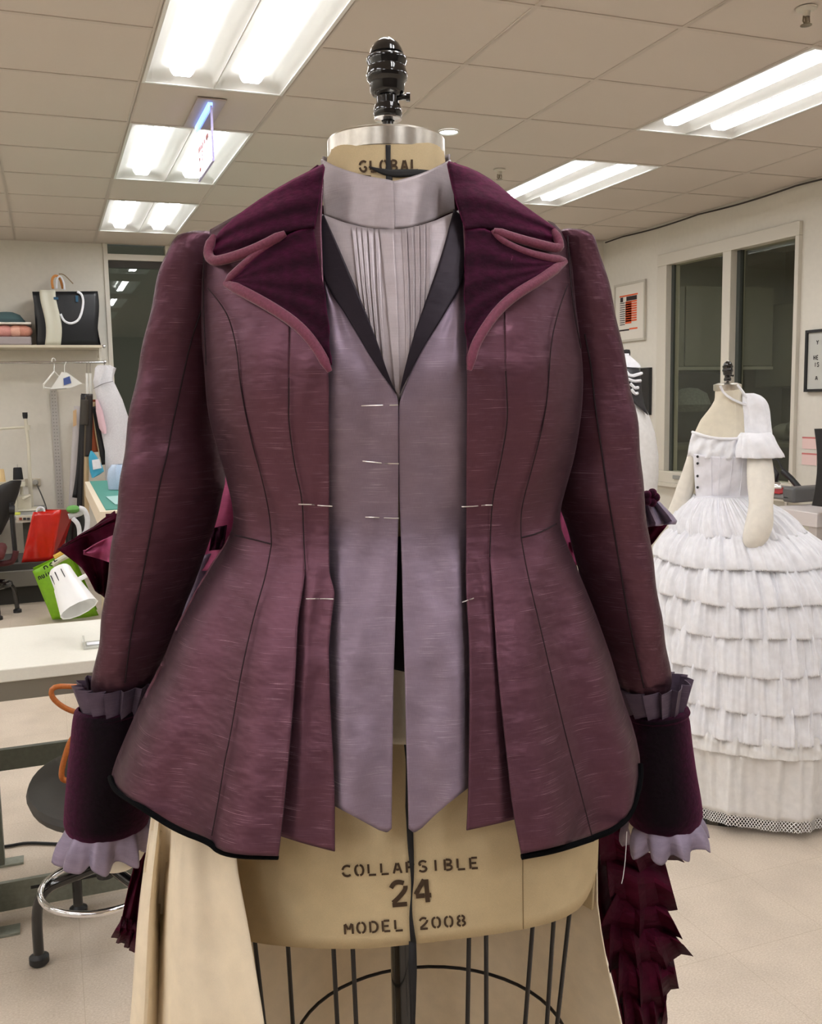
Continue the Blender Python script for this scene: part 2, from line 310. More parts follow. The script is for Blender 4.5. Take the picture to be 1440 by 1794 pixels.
# stencilled lettering, printed flat on the canvas
SG={'C':[[(.95,.12),(.6,0),(.2,.1),(.03,.38)],[(.03,.62),(.2,.9),(.6,1),(.95,.88)]],'O':[[(.42,.02),(.15,.12),(.03,.4),(.03,.6),(.15,.88),(.42,.98)],[(.58,.02),(.85,.12),(.97,.4),(.97,.6),(.85,.88),(.58,.98)]],
'L':[[(.1,0),(.1,.86)],[(.1,1),(.95,1)]],'A':[[(.05,1),(.42,.05)],[(.58,.05),(.95,1)],[(.34,.66),(.68,.66)]],'P':[[(.1,0),(.1,1)],[(.24,.02),(.75,.04),(.93,.26),(.75,.5),(.24,.52)]],
'S':[[(.92,.14),(.6,0),(.2,.06),(.08,.27),(.25,.44)],[(.4,.5),(.78,.56),(.93,.76),(.75,.97),(.35,1),(.06,.86)]],'I':[[(.5,0),(.5,1)]],'B':[[(.1,0),(.1,1)],[(.24,.02),(.75,.06),(.85,.25),(.7,.46),(.26,.47)],[(.26,.55),(.75,.56),(.93,.76),(.75,.97),(.24,.99)]],
'E':[[(.1,0),(.1,1)],[(.24,.02),(.92,.02)],[(.24,.5),(.8,.5)],[(.24,.98),(.95,.98)]],'M':[[(.05,.1),(.05,1)],[(.12,.05),(.44,.6)],[(.56,.6),(.88,.05)],[(.95,.1),(.95,1)]],'D':[[(.1,0),(.1,1)],[(.26,.02),(.7,.05),(.95,.35),(.95,.65),(.7,.95),(.26,.98)]],
'G':[[(.95,.14),(.6,0),(.2,.1),(.03,.38)],[(.03,.6),(.2,.9),(.6,1),(.93,.88),(.93,.58),(.62,.56)]],'2':[[(.05,.25),(.25,.04),(.55,0),(.85,.08)],[(.93,.2),(.93,.36),(.5,.68),(.1,.9)],[(.05,1),(.95,1)]],'4':[[(.62,0),(.05,.62)],[(.05,.7),(.58,.7)],[(.74,0),(.74,1)],[(.86,.7),(.98,.7)]],
'0':[[(.42,.02),(.12,.15),(.04,.5),(.12,.85),(.42,.98)],[(.58,.02),(.88,.15),(.96,.5),(.88,.85),(.58,.98)]],'8':[[(.42,.02),(.12,.14),(.14,.38),(.42,.48),(.08,.62),(.08,.85),(.42,.98)],[(.58,.02),(.88,.14),(.86,.38),(.58,.48),(.92,.62),(.92,.85),(.58,.98)]],
'Y':[[(.05,0),(.5,.5)],[(.95,0),(.5,.5)],[(.5,.5),(.5,1)]],'H':[[(.1,0),(.1,1)],[(.9,0),(.9,1)],[(.1,.5),(.9,.5)]],'X':[[(.05,0),(.95,1)],[(.95,0),(.05,1)]],'T':[[(0,.02),(1,.02)],[(.5,.1),(.5,1)]],'k':[[(.1,0),(.1,1)],[(.8,.3),(.2,.65)],[(.35,.6),(.9,1)]],'n':[[(.1,.3),(.1,1)],[(.1,.5),(.5,.3),(.9,.5),(.9,1)]],'u':[[(.1,.3),(.1,.8),(.5,1),(.9,.8)],[(.9,.3),(.9,1)]],'i':[[(.5,.3),(.5,1)],[(.5,.0),(.5,.12)]],'o':[[(.1,.65),(.5,.3),(.9,.65),(.5,1),(.1,.65)]],'c':[[(.9,.4),(.5,.3),(.1,.65),(.5,1),(.9,.9)]],'h':[[(.1,0),(.1,1)],[(.1,.5),(.5,.35),(.9,.5),(.9,1)]]}
def letters(txt,p0,p1,h,wfrac=.68):
    p0,p1=np.array(p0,float),np.array(p1,float); n=len(txt); d=(p1-p0)/(n-1+wfrac); up=np.array([d[1],-d[0]]); up=up/np.linalg.norm(up)*h; out=[]
    for i,ch in enumerate(txt):
        for st in SG.get(ch,[]): out.append(np.array([p0+d*i+d*wfrac*x+up*(1-y) for x,y in st]))
    return out
def stencil(name,body,txt,p0,p1,h,w,off=.0007,skip=None,par=form):
    m=M()
    for st in letters(txt,p0,p1,h):
        ribbon(body,st,[w,w],off,m,max(4,4*len(st)),2)
    return m.build(name,INK,par,fixn=False,smooth=False)
stencil('lettering',FB,'COLLAPSIBLE',(600,1536),(838,1521),19,1.9,.0012)
stencil('lettering',FB,'24',(686,1586),(757,1580),40,4.0,.0012)
stencil('lettering',FB,'MODEL 2008',(604,1637),(816,1622),19,1.9,.0012)
stencil('lettering',NB,'GLOBAL',(630,301),(733,298),19,1.9,.0011)
ribbon(NB,[(632,307),(650,309)],[1.4,1.4],.001,None,6,2).build('lettering',INK,form,fixn=False)
ribbon(FB,[(916,1500),(916,1560),(917,1628)],[.6,.6],.0005,None,20,2).build('seam',plain('canvas_seam',rgb(130,108,70),.9),form,fixn=False)
# cage of wires and its hoop, pole and foot
m=M(); zr=fpt((700,1690),D0+.15)[2]; rr=.152; cw=np.array([.012,D0,0])
hoop=[W(np.array([cw[0]+rr*1.04*math.cos(a),D0+rr*.95*math.sin(a),zr])) for a in np.arange(48)*2*PI/48]
M().tube(hoop,.0021,8,close=True).build('cage_hoop',WIRE,form)
rh2=.11; zr2=zr-.22
for top,bot,back_ in [((443,1650),(463,1794),0),((503,1655),(513,1794),0),((583,1660),(591,1794),0),((617,1660),(624,1794),0),((823,1640),(819,1794),0),((852,1637),(852,1794),0),((937,1622),(920,1794),0),((973,1614),(958,1794),0),((1003,1598),(976,1794),0)]:
    xa,xb=fpt(top,1.)[0],fpt(bot,1.)[0]; 
    c,a,b=FB.at(fpt(top,D0)[2]); u=np.clip((xa*(D0-.03)-c)/a,-.98,.98); yf=D0-b*math.sqrt(1-u*u)*.97
    p=fpt(top,yf); p[2]+=.03; xh=np.clip(xb*D0,cw[0]-rr*1.03,cw[0]+rr*1.03); uh=(xh-cw[0])/(rr*1.04); q=fpt(bot,D0-rr*.95*math.sqrt(max(0,1-uh*uh)))
    e=q+(q-p)*1.2; e[0]=cw[0]+(q[0]-cw[0])*.75; e[1]=D0+(q[1]-D0)*.75
    M().tube(W(np.array([p,q,e])),.0024,8).build('cage_wire',WIRE,form)
M().tube(hoop and [W(np.array([cw[0]+.115*math.cos(a),D0+.105*math.sin(a),zr-.26])) for a in np.arange(40)*2*PI/40],.0021,8,close=True).build('cage_hoop',WIRE,form)
pc=W(np.array([fpt((706,1720),D0)[0],D0])) if False else W(np.array([fpt((706,1720),D0)[0],D0,0.]))
M().lathe([(.0135,.06),(.0135,.95)],(pc[0],pc[1],0),n=24,cap=True).build('pole',BLKM,form)
M().lathe([(0,.13),(.03,.13),(.035,.07),(.03,.05),(0,.05)],(pc[0],pc[1],0),n=24).build('base_hub',BLKM,form)
for k in range(4):
    a=PI/4+k*PI/2; d=np.array([math.cos(a),math.sin(a),0])
    lg=M().tube([pc+d*.02+np.array([0,0,.09]),pc+d*.15+np.array([0,0,.1]),pc+d*.27+np.array([0,0,.06])],.014,10).build('leg',BLKM,form)
    t=np.array([-d[1],d[0],0]); M().lathe([(0,-.011),(.022,-.011),(.025,-.006),(.025,.006),(.022,.011),(0,.011)],pc+d*.27+np.array([0,0,.025]),t,16).build('caster',BLKP,lg)
# ---- blouse
bl=thing('blouse','pale grey silk blouse with a stand collar and pin tucks','blouse',AX)
m=panel(JB,[(556,372),(572,470),(640,640),(694,702)],[(808,366),(792,470),(745,640),(703,702)],[(556,372),(620,396),(690,404),(750,392),(808,366)],off=-.016,nu=50,nv=40); m.build('front',BL,bl,thick=.001)
for (a,b) in [((616,397),(650,640)),((625,398),(656,650)),((634,399),(661,655)),((645,400),(667,660)),((657,401),(675,665)),((712,401),(716,660)),((722,399),(724,650)),((734,396),(731,640)),((744,394),(738,625)),((755,391),(745,600))]:
    sgn=1 if a[0]<690 else -1; w0,w1=(9,4)
    mid=((a[0]*.55+b[0]*.45)+(-2 if a[0]<690 else 2),(a[1]+b[1])/2)
    L=[a,mid,b]; R=[(x+sgn*(w0 if i==0 else w1+2 if i==1 else w1),y) for i,(x,y) in enumerate(L)]
    if sgn<0: L,R=R,L
    rel=(lambda s,t:.0022*(1-s)**2) if sgn>0 else (lambda s,t:.0022*s**2)
    panel(JB,L,R,off=-.0152,relief=rel,nu=6,nv=26).build('tuck',BL,bl,thick=.0006)
panel(JB,[(664,401),(672,470),(684,600),(693,694)],[(690,403),(694,470),(699,600),(700,700)],off=-.0135,relief=lambda s,t:.0006*np.sin(9*t*PI),nu=8,nv=30).build('button_placket',BL,bl,thick=.0012)
CB=Body([(262,560,794,.064),(278,561,792,.0635),(330,564,795,.067),(375,566,798,.0715),(420,566,800,.076)],n=2.0)
cr=lambda s,t:.0012*np.sin(5*s*PI+t*3)*t
m=panel(CB,[(562,279),(563,310),(565,345),(568,378)],[(690,316),(691,340),(693,372),(690,403)],[(562,279),(590,293),(640,308),(678,314),(690,317)],[(568,378),(620,395),(660,401),(690,404)],off=.0045,relief=cr,nu=30,nv=18); m.build('collar_band',BL,bl,thick=.002)
m=panel(CB,[(684,318),(686,340),(688,372),(686,402)],[(790,280),(791,310),(795,340),(797,368)],[(684,318),(700,315),(745,302),(790,280)],[(686,402),(720,398),(750,390),(797,368)],off=.0005,relief=cr,nu=30,nv=18)
m.grid(W(CB.back(272,372,16,30)),flip=True); m.build('collar_band',BL,bl,thick=.002)
# ---- vest
vs=thing('vest','lavender grey silk vest with charcoal lapels under the plum jacket','vest',AX)
wr=lambda s,t:.0016*np.sin(3.2*PI*s+1)*np.sin(4*t*PI+2*s)
drp=lambda s,t:.0015*np.sin(2.2*PI*s+.5)*np.sin(7*t*PI+3*s)+.006*t*t*np.sin(1.3*PI*s+.3)
VL=[(556,388),(573,490),(608,556),(658,640),(697,692),(697.5,720),(698,830),(697,962),(692,1100),(688,1250),(686,1452)]
VRt=[(814,388),(787,537),(739,612),(703,692),(697,722),(698,830),(703,962),(708,1150),(712,1300),(716,1452)]
def dr(s,t):
    up=np.exp(-((t-.27)/.10)**2); return .004*up*np.sin(5.2*s+9*(t-.27))*np.sin(PI*s)**.7+.0022*np.sin(2.4*PI*s+.5)*np.sin(10*t*PI+3*s)*np.sin(PI*s)+.005*k1(t,.55,1)*np.sin(1.6*PI*s+.2)-.004*np.exp(-((t-.55)/.12)**2)*(1-s)-.009*np.exp(-(s/.11)**2)*k1(t,.48,.64)+.003*np.sin(7*s-16*t)*np.exp(-((t-.32)/.07)**2)*s
k1=lambda t,a,b:np.clip((t-a)/(b-a),0,1)
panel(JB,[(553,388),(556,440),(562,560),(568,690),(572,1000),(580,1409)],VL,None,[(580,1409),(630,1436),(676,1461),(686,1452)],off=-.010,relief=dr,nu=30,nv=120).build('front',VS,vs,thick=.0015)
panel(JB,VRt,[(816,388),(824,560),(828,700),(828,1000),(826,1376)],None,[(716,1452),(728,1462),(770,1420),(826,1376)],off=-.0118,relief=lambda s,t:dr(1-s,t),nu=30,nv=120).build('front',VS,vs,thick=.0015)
panel(JB,[(549,388),(556,450),(573,505),(608,554),(658,641),(694,690)],[(567.5,376),(594,435),(634,529),(661,598),(683,665),(695.5,690)],off=-.0065,nu=12,nv=40).build('lapel',BLK,vs,thick=.0015)
panel(JB,[(795,366),(774,446),(744,532),(720,601),(702,675),(700,690)],[(820,388),(815,489),(787,537),(739,612),(704,682),(701,690)],off=-.0065,nu=12,nv=40).build('lapel',BLK,vs,thick=.0015)
m=panel(JB,[(600,420),(640,560),(695,690)],[(600,420),(640,560),(695,690)],off=-.02,nu=2,nv=4)
g=JB.back(420,940,40,30,-.013); M().grid(W(g),flip=True).build('back',VS,vs)
# dark waist layer seen where the vest opens, with the pale pad edge below it
panel(FB,[(600,940),(600,1150)],[(800,940),(800,1180)],None,[(600,1150),(700,1176),(800,1195)],off=.005,nu=16,nv=14).build('waistband',DARKL,vs,thick=.002)
panel(FB,[(560,1100),(560,1285)],[(830,1100),(830,1285)],None,[(560,1270),(640,1296),(705,1307),(760,1298),(830,1270)],off=.004,nu=20,nv=16).build('stomach_pad',CRM,form,thick=.003)
# ---- jacket
jk=thing('jacket','plum silk tailored jacket with velvet lapels on the dress form','jacket',AX)
SL=[(368,402),(356,440),(352,520),(353,600),(358,650),(361,700),(367,740),(385,800),(399,850),(408,890),(409,920),(396,950),(363,998),(334,1050),(307,1100),(284,1160),(251,1220),(224,1280),(199,1340),(194,1366)]
SR=[(982,402),(1001,440),(1007,520),(1017,600),(1022,650),(1021,700),(1017,740),(1007,800),(993,850),(982,890),(981,920),(992,950),(1012,998),(1034,1050),(1053,1100),(1074,1160),(1090,1220),(1112,1280),(1124,1340),(1116,1390)]
k1=lambda t,a,b:np.clip((t-a)/(b-a),0,1)
def bod(s,t):
    e=np.sin(PI*s)**.5*1.; dn=k1(t,.56,1.)
    return e*(.0035*np.exp(-((t-.26)/.10)**2-((s-.62)/.3)**2)+.0011*np.sin(15*t+5*s)+.0012*np.sin(31*t-9*s)*np.exp(-((t-.5)/.16)**2))+dn**.8*(.0115*np.sin(2*PI*1.45*s+.5)*np.sin(PI*s)**.5+.012*s**3)+.0012*np.sin(9*t+7*s)*dn
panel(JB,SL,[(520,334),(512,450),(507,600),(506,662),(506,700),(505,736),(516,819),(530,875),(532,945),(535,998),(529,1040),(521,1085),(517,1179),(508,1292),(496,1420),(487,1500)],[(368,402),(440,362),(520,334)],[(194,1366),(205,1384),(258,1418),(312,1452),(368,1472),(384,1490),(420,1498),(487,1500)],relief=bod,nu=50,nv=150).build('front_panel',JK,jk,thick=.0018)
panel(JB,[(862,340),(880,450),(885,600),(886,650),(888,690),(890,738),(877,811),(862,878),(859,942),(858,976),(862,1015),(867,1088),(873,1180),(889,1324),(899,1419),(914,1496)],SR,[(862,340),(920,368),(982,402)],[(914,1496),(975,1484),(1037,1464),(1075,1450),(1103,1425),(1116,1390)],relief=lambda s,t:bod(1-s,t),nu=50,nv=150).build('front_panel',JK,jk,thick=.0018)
def stp(s,t):
    d=k1(t,.58,.68); return -.0045*k1(t,.56,1)-.011*np.clip(1-s*2.2,0,1)*d+.002*d*np.sin(2*PI*s)+.0007*np.sin(40*t+6*s)*np.sin(PI*s)
panel(JB,[(520,334),(512,450),(507,600),(506,662),(506,700),(505,736),(516,819),(530,875),(532,945),(534,998),(512,1060),(500,1179),(488,1292),(480,1400),(470,1458)],[(566,312),(562,420),(575,640),(576,760),(576,900),(576,998),(578,1010),(586,1036),(584,1050),(575,1126),(576,1179),(577,1228),(585,1356),(586,1491)],[(520,334),(566,312)],[(470,1458),(497,1467),(535,1479),(586,1492)],relief=stp,nu=20,nv=150).build('front_strip',JK,jk,thick=.0018)
panel(JB,[(800,308),(815,420),(819,640),(818,760),(817,900),(817,998),(818,1050),(823,1117),(824,1200),(822,1378),(818,1455)],[(862,340),(880,450),(885,600),(886,650),(888,690),(890,738),(877,811),(862,878),(859,942),(859,976),(882,1050),(898,1180),(912,1300),(925,1430)],[(800,308),(862,340)],[(818,1455),(860,1446),(925,1430)],relief=lambda s,t:stp(1-s,t),nu=20,nv=150).build('front_strip',JK,jk,thick=.0018)
BB=Body(JR,pb=1.0); M().grid(W(JB.back(402,1335,90,60,-.003,cover=PI+.8)),flip=True).build('back',JK,jk)
def seam(pts,off=.0018,r=.0006,body=JB): return cord(body,pts,off,r,n=70).build('seam',SEAM,jk)
seam([(364,505),(385,530),(402,558),(415,610),(421,680),(441,777),(457,830),(473,903),(475.6,953)],.0034)
seam([(475.6,953),(467,1003),(449,1064),(435,1120),(422,1180),(403,1292),(394,1330),(384,1395),(371,1464)],.0046)
seam([(506,662),(506,700),(505,736),(516,819),(530,875),(532,945),(535,998)],.0035)
seam([(994,500),(978,545),(965,600),(961,680),(953,738),(934,814),(916,878),(912,910),(913,942)],.0034)
seam([(913,942),(922,995),(937,1059),(948,1105),(966,1183),(992,1292),(1017,1387),(1037,1464)],.0046)
seam([(886,650),(888,690),(890,738),(877,811),(862,878),(859,942),(858,976)],.0035)
seam([(412,938),(440,944),(475,953)],.002,.0008); seam([(913,942),(945,934),(975,918)],.002,.0008)
seam([(357,440),(356,500),(357,560),(361,640)],.003,.0007); seam([(994,402),(996,440),(1000,500),(1008,560),(1018,610)],.003,.0007)
hb=lambda s,t:0*s
bd=lambda pts,s,w=6.5:cord(JB,pts,.005,.0029,n=80,k=8).build('hem_binding',BIND,jk)
bd([(193,1362),(197,1376),(206,1388),(258,1421),(312,1455),(367,1475),(383,1492),(420,1500),(487,1501)],1)
bd([(1122,1338),(1123,1362),(1117,1392),(1105,1428),(1077,1454),(1038,1468),(1036,1471)],1); bd([(1038,1469),(975,1490),(914,1501)],1)
# collar, lapels and their piping
puff=lambda s,t:.004*np.sin(PI*np.clip(s,0,1))*np.sin(PI*np.clip(t,0,1))**.5+.0012*np.sin(14*t+6*s)
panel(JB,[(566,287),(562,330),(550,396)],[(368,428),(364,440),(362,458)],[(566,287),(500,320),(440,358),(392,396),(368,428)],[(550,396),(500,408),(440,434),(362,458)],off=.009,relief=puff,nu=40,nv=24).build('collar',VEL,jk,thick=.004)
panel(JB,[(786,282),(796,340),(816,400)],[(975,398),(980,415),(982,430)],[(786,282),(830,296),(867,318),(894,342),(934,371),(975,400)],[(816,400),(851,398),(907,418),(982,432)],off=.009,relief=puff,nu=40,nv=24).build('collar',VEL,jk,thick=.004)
g=JB.back(292,400,20,40,.008); 
m=M(); cz=[]
for v,xl,xr,b,o in [(286,566,786,.062,.0),(276,572,780,.066,.002),(300,552,803,.075,.012),(340,478,862,.086,.014)]:
    pass
CBK=Body([(286,566,786,.07),(296,552,803,.078),(320,520,830,.084),(350,470,870,.09),(380,410,930,.1)],n=2.0)
M().grid(W(CBK.back(286,380,20,40,.006)),flip=True).build('collar_back',VEL,jk,thick=.003)
lap=lambda s,t:.0045*np.sin(PI*np.clip(s*.5+.5,0,1))+.0015*np.sin(26*t+3*s)*s
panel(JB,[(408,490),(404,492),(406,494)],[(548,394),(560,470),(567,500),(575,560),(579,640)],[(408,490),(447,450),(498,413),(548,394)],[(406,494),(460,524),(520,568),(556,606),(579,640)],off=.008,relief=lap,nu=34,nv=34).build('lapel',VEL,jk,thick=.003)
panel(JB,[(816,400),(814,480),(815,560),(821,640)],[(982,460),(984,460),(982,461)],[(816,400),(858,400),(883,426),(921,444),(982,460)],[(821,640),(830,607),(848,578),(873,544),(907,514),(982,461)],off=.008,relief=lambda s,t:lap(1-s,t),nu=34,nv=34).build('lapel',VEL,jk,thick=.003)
rp=lambda a,b,n=60:np.concatenate([np.linspace(.6*a,a,6),np.linspace(a,b,n-12),np.linspace(b,.5*b,6)])
for pts,r0,r1,of in [([(395,497),(420,507),(474,537),(522,569),(554,606),(578,651)],.0056,.0048,.0105),([(397,495),(410,481),(447,446),(498,413)],.0045,.003,.011),([(500,409),(447,437),(394,455),(370,458),(363,440),(375,412)],.0048,.005,.013),
    ([(990,458),(948,489),(907,513),(873,542),(846,580),(830,609),(822,649)],.0052,.0046,.0105),([(990,457),(961,453),(921,443),(883,425),(862,404)],.0045,.003,.011),([(865,404),(907,418),(948,429),(981,437),(979,422),(970,402)],.0042,.0046,.013)]:
    P=JB.hit(poly(pts,60,2),of); M().tube(W(P),rp(r0,r1),10).build('piping',PIPE,jk)
# sleeves: tapering tubes laid through their outlines
def limb(rows,n=28,sub=6,m=None,flat=1.,wr=.0,caps=(True,True),seed=0,ridge=0.,fl=None):
    """rows: (pixel row, left, right, depth) -> a round tube, axis at that depth"""
    t=np.arange(len(rows)); tt=np.linspace(0,len(rows)-1,(len(rows)-1)*sub+1); R=np.array(rows,float)
    Q=np.stack([np.interp(tt,t,R[:,k]) for k in range(4)],1); k=np.array([1,2,3,2,1])/9.
    for c in range(4): Q[2:-2,c]=np.convolve(Q[:,c],k,'valid')
    rings=[]
    for i,(v,xl,xr,y) in enumerate(Q):
        pl,pr=fpt((xl,v),y),fpt((xr,v),y); c=(pl+pr)/2; r=(pr[0]-pl[0])/2; a=np.arange(n)*2*PI/n
        rw=r+wr*(np.sin(v*.055+2*np.sin(a+seed))+.6*np.sin(v*.021+a*2+seed))
        fk=flat if fl is None else np.interp(i/(len(Q)-1),[0,.12,.78,.9],[1,fl,fl,1.02]); rk=ridge*(fk-1)/max(.01,(fl or 2)-1)
        if ridge:      # keep the silhouette where the nearer ridge would push it out
            xx=c[0]+r*(np.cos(a)+rk*np.sin(a)**2); yy=y-r*np.where(np.sin(a)>0,fk,1)*np.sin(a); e=(xx/yy).min()-pl[0]/y if ridge<0 else (xx/yy).max()-pr[0]/y; c=c-np.array([e*y/2,0,0]); r=r-abs(e*y)/2; rw=rw-abs(e*y)/2
        rings.append(np.stack([c[0]+rw*(np.cos(a)+rk*np.sin(a)**2),y-rw*np.where(np.sin(a)>0,fk,1)*np.sin(a),c[2]+0*a],1))
    G=np.array(rings); m=m or M(); a=np.arange(n)/n; L=np.cumsum(np.r_[0,np.linalg.norm(np.diff(G.mean(1),axis=0),axis=1)])
    UV=np.stack(np.broadcast_arrays(a[None,:]*.33,L[:,None]),-1); n0=m.n; m.grid(W(G),UV,cu=True)
    if caps[0]: m.f.append(tuple(n0+i for i in range(n)))
    if caps[1]: m.f.append(tuple(n0+(len(G)-1)*n+i for i in range(n)))
    return m,G
LS=[(407,334,372,1.0),(414,312,378,1.0),(430,299,382,1.005),(480,278,384,1.015),(560,258,386,1.03),(640,241,386,1.045),(700,229,383,1.05),(760,217,384,1.055),(800,211,390,1.057),(846,203,396,1.06),(880,199,387,1.063),(925,193,374,1.065),(975,187,359,1.07),(1050,176,329,1.076),(1104,169,312,1.08),(1160,161,286,1.085),(1198,159,266,1.085),(1212,162,256,1.085),(1226,170,246,1.085)]
RS=[(402,985,1004,1.0),(407,978,1026,1.0),(420,974,1042,1.005),(470,972,1058,1.015),(565,972,1083,1.03),(640,974,1098,1.045),(730,978,1117,1.05),(790,976,1124,1.055),(860,974,1130,1.06),(885,978,1134,1.062),(927,995,1140,1.065),(950,1001,1143,1.067),(1000,1012,1150,1.07),(1100,1038,1164,1.08),(1184,1076,1177,1.085),(1200,1086,1176,1.085),(1218,1104,1170,1.085)]
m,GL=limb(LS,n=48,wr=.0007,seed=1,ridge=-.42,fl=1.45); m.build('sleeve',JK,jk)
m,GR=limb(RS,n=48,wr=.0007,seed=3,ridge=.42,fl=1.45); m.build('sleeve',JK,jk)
def on_limb(G,pts,off=.0012):
    out=[]; zs=G[:,0,2]
    for p in poly(pts,60,1):
        y=1.0
        for _ in range(8):
            q=fpt(p,y); g=G[np.argmin(abs(zs-q[2]))]; f_=g[:len(g)//2+1]; o=np.argsort(f_[:,0]); y=.5*y+.5*(np.interp(q[0],f_[o,0],f_[o,1])-off)
        out.append(fpt(p,y))
    return W(np.array(out))
M().tube(on_limb(GL,[(356,535),(334,598),(318,673),(301,750),(293,799),(281,841),(262,947),(247,1025),(230,1106),(219,1196)]),.0009,6).build('seam',SEAM,jk)
M().tube(on_limb(GR,[(1024,585),(1035,638),(1042,708),(1050,764),(1055,799),(1068,888),(1083,976),(1097,1062),(1112,1136),(1128,1205)]),.0009,6).build('seam',SEAM,jk)
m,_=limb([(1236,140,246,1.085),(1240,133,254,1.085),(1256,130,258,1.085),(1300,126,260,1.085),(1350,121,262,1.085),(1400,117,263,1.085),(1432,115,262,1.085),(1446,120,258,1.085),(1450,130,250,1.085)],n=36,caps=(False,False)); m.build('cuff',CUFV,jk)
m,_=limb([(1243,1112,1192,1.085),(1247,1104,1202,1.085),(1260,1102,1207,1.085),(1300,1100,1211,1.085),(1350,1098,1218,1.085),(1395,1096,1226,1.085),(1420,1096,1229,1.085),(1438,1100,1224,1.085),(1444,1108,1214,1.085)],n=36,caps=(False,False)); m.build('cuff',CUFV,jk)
# soft roll where the velvet turns over at the top of the cuffs
def ringtube(v,xl,xr,y,r,dv=0):
    pl,pr=fpt((xl,v),y),fpt((xr,v),y); c=(pl+pr)/2; R=(pr[0]-pl[0])/2
    return W(np.array([[c[0]+R*math.cos(a),y-R*math.sin(a),c[2]+dv*math.cos(a)] for a in np.arange(40)*2*PI/40]))
M().tube(ringtube(1247,140,250,1.085,0,.004),.005,8,close=True).build('cuff_roll',CUFV,jk); M().tube(ringtube(1250,1108,1200,1.085,0,.004),.005,8,close=True).build('cuff_roll',CUFV,jk)
def pleats(v0,v1,r0,r1,xc0,xc1,y,npl,amp,name,mat,kind,nv=14,ph=0.,tilt=0.,hem=0.):
    """a frill round a cuff; kind: flat knife pleats or soft gathers"""
    n=npl*12; a=np.arange(n)*2*PI/n; rows=[]
    for j in range(nv):
        t=j/(nv-1); p=fpt((xc0+(xc1-xc0)*t,v0+(v1-v0)*t),y); r=r0+(r1-r0)*t
        if kind=='knife':
            f=(a*npl/(2*PI)+ph)%1; rr=r+amp*(f-.5)*(.4+.6*t)
        else:
            f=np.sin(a*npl+ph+.9*np.sin(a*2+ph))+.3*np.sin(a*(2*npl+1)+2*ph); rr=r+amp*f*t**.7+.5*amp*math.sin(PI*t)
        dz=-hem*t*np.sin(a*npl+ph+1)+tilt*np.cos(a)
        rows.append(np.stack([p[0]+rr*np.cos(a),y-rr*np.sin(a),p[2]+dz],1))
    G=np.array(rows); UV=np.stack(np.broadcast_arrays(a[None,:]*.05,np.linspace(0,.05,nv)[:,None]),-1)
    return M().grid(W(G),UV,cu=True).build(name,mat,jk,smooth=(kind!='knife'),thick=.0008)
pleats(1266,1193,.031,.046,204,206,1.085,15,.012,'pleated_frill',FRL,'knife',ph=.2)
pleats(1266,1197,.026,.0395,1153,1147,1.085,13,.011,'pleated_frill',FRL,'knife',ph=.5,tilt=.006)
pleats(1438,1490,.043,.052,188,184,1.085,10,.0075,'cuff_ruffle',LAV,'soft',ph=.6,hem=.005)
pleats(1432,1474,.040,.047,1163,1166,1.085,9,.007,'cuff_ruffle',LAV,'soft',ph=2.2,hem=.005,tilt=.004)
for cx_,v in ((205,1488),(1150,1455)):
    c=W(fpt((cx_,v-6),1.085)); M().lathe([(.034*math.sin(t),.03*math.cos(t)) for t in np.linspace(.3,PI,10)],c,n=20).build('arm_pad',ARMC,form)
# ---- pins: each one line of steel that dips under the cloth
for pts,lab,hd in [([(523,883.5),(546,884),(554,885),(563,886),(582,887)],'steel pin across the jacket waist beside its left dart','a'),([(536,1049),(552,1049),(560,1049),(571,1049),(584,1049.5)],'steel pin low on the narrow strip left of the vest','a'),
    ([(633,711),(650,710.5),(675,710),(690,709.7),(697,709.5)],'topmost steel pin closing the lavender vest','v'),([(635,808),(655,810),(672,811.5),(680,812),(699,812.5)],'middle steel pin closing the lavender vest','v'),([(640,906),(655,906.5),(668,907),(688,908),(699,908)],'lowest steel pin closing the lavender vest','v'),
    ([(809,888),(830,887),(840,886),(850,885),(862,885)],'steel pin across the jacket waist beside its right dart','a'),([(810,1055),(816,1053),(821,1051),(826,1049.5),(830,1048)],'slanting steel pin low on the strip right of the vest','a')]:
    o0=.0045 if hd=='a' else -.0055; P=JB.hit(np.array(pts,float),np.array([o0,o0-.001,o0-.007,o0-.001,o0])); P=W(P); o=M().tube(P,.00055,6).build('dressmaking_pin',PINM,None,loc=P[2]); tag(o,lab,'pin','pins in the jacket and vest')
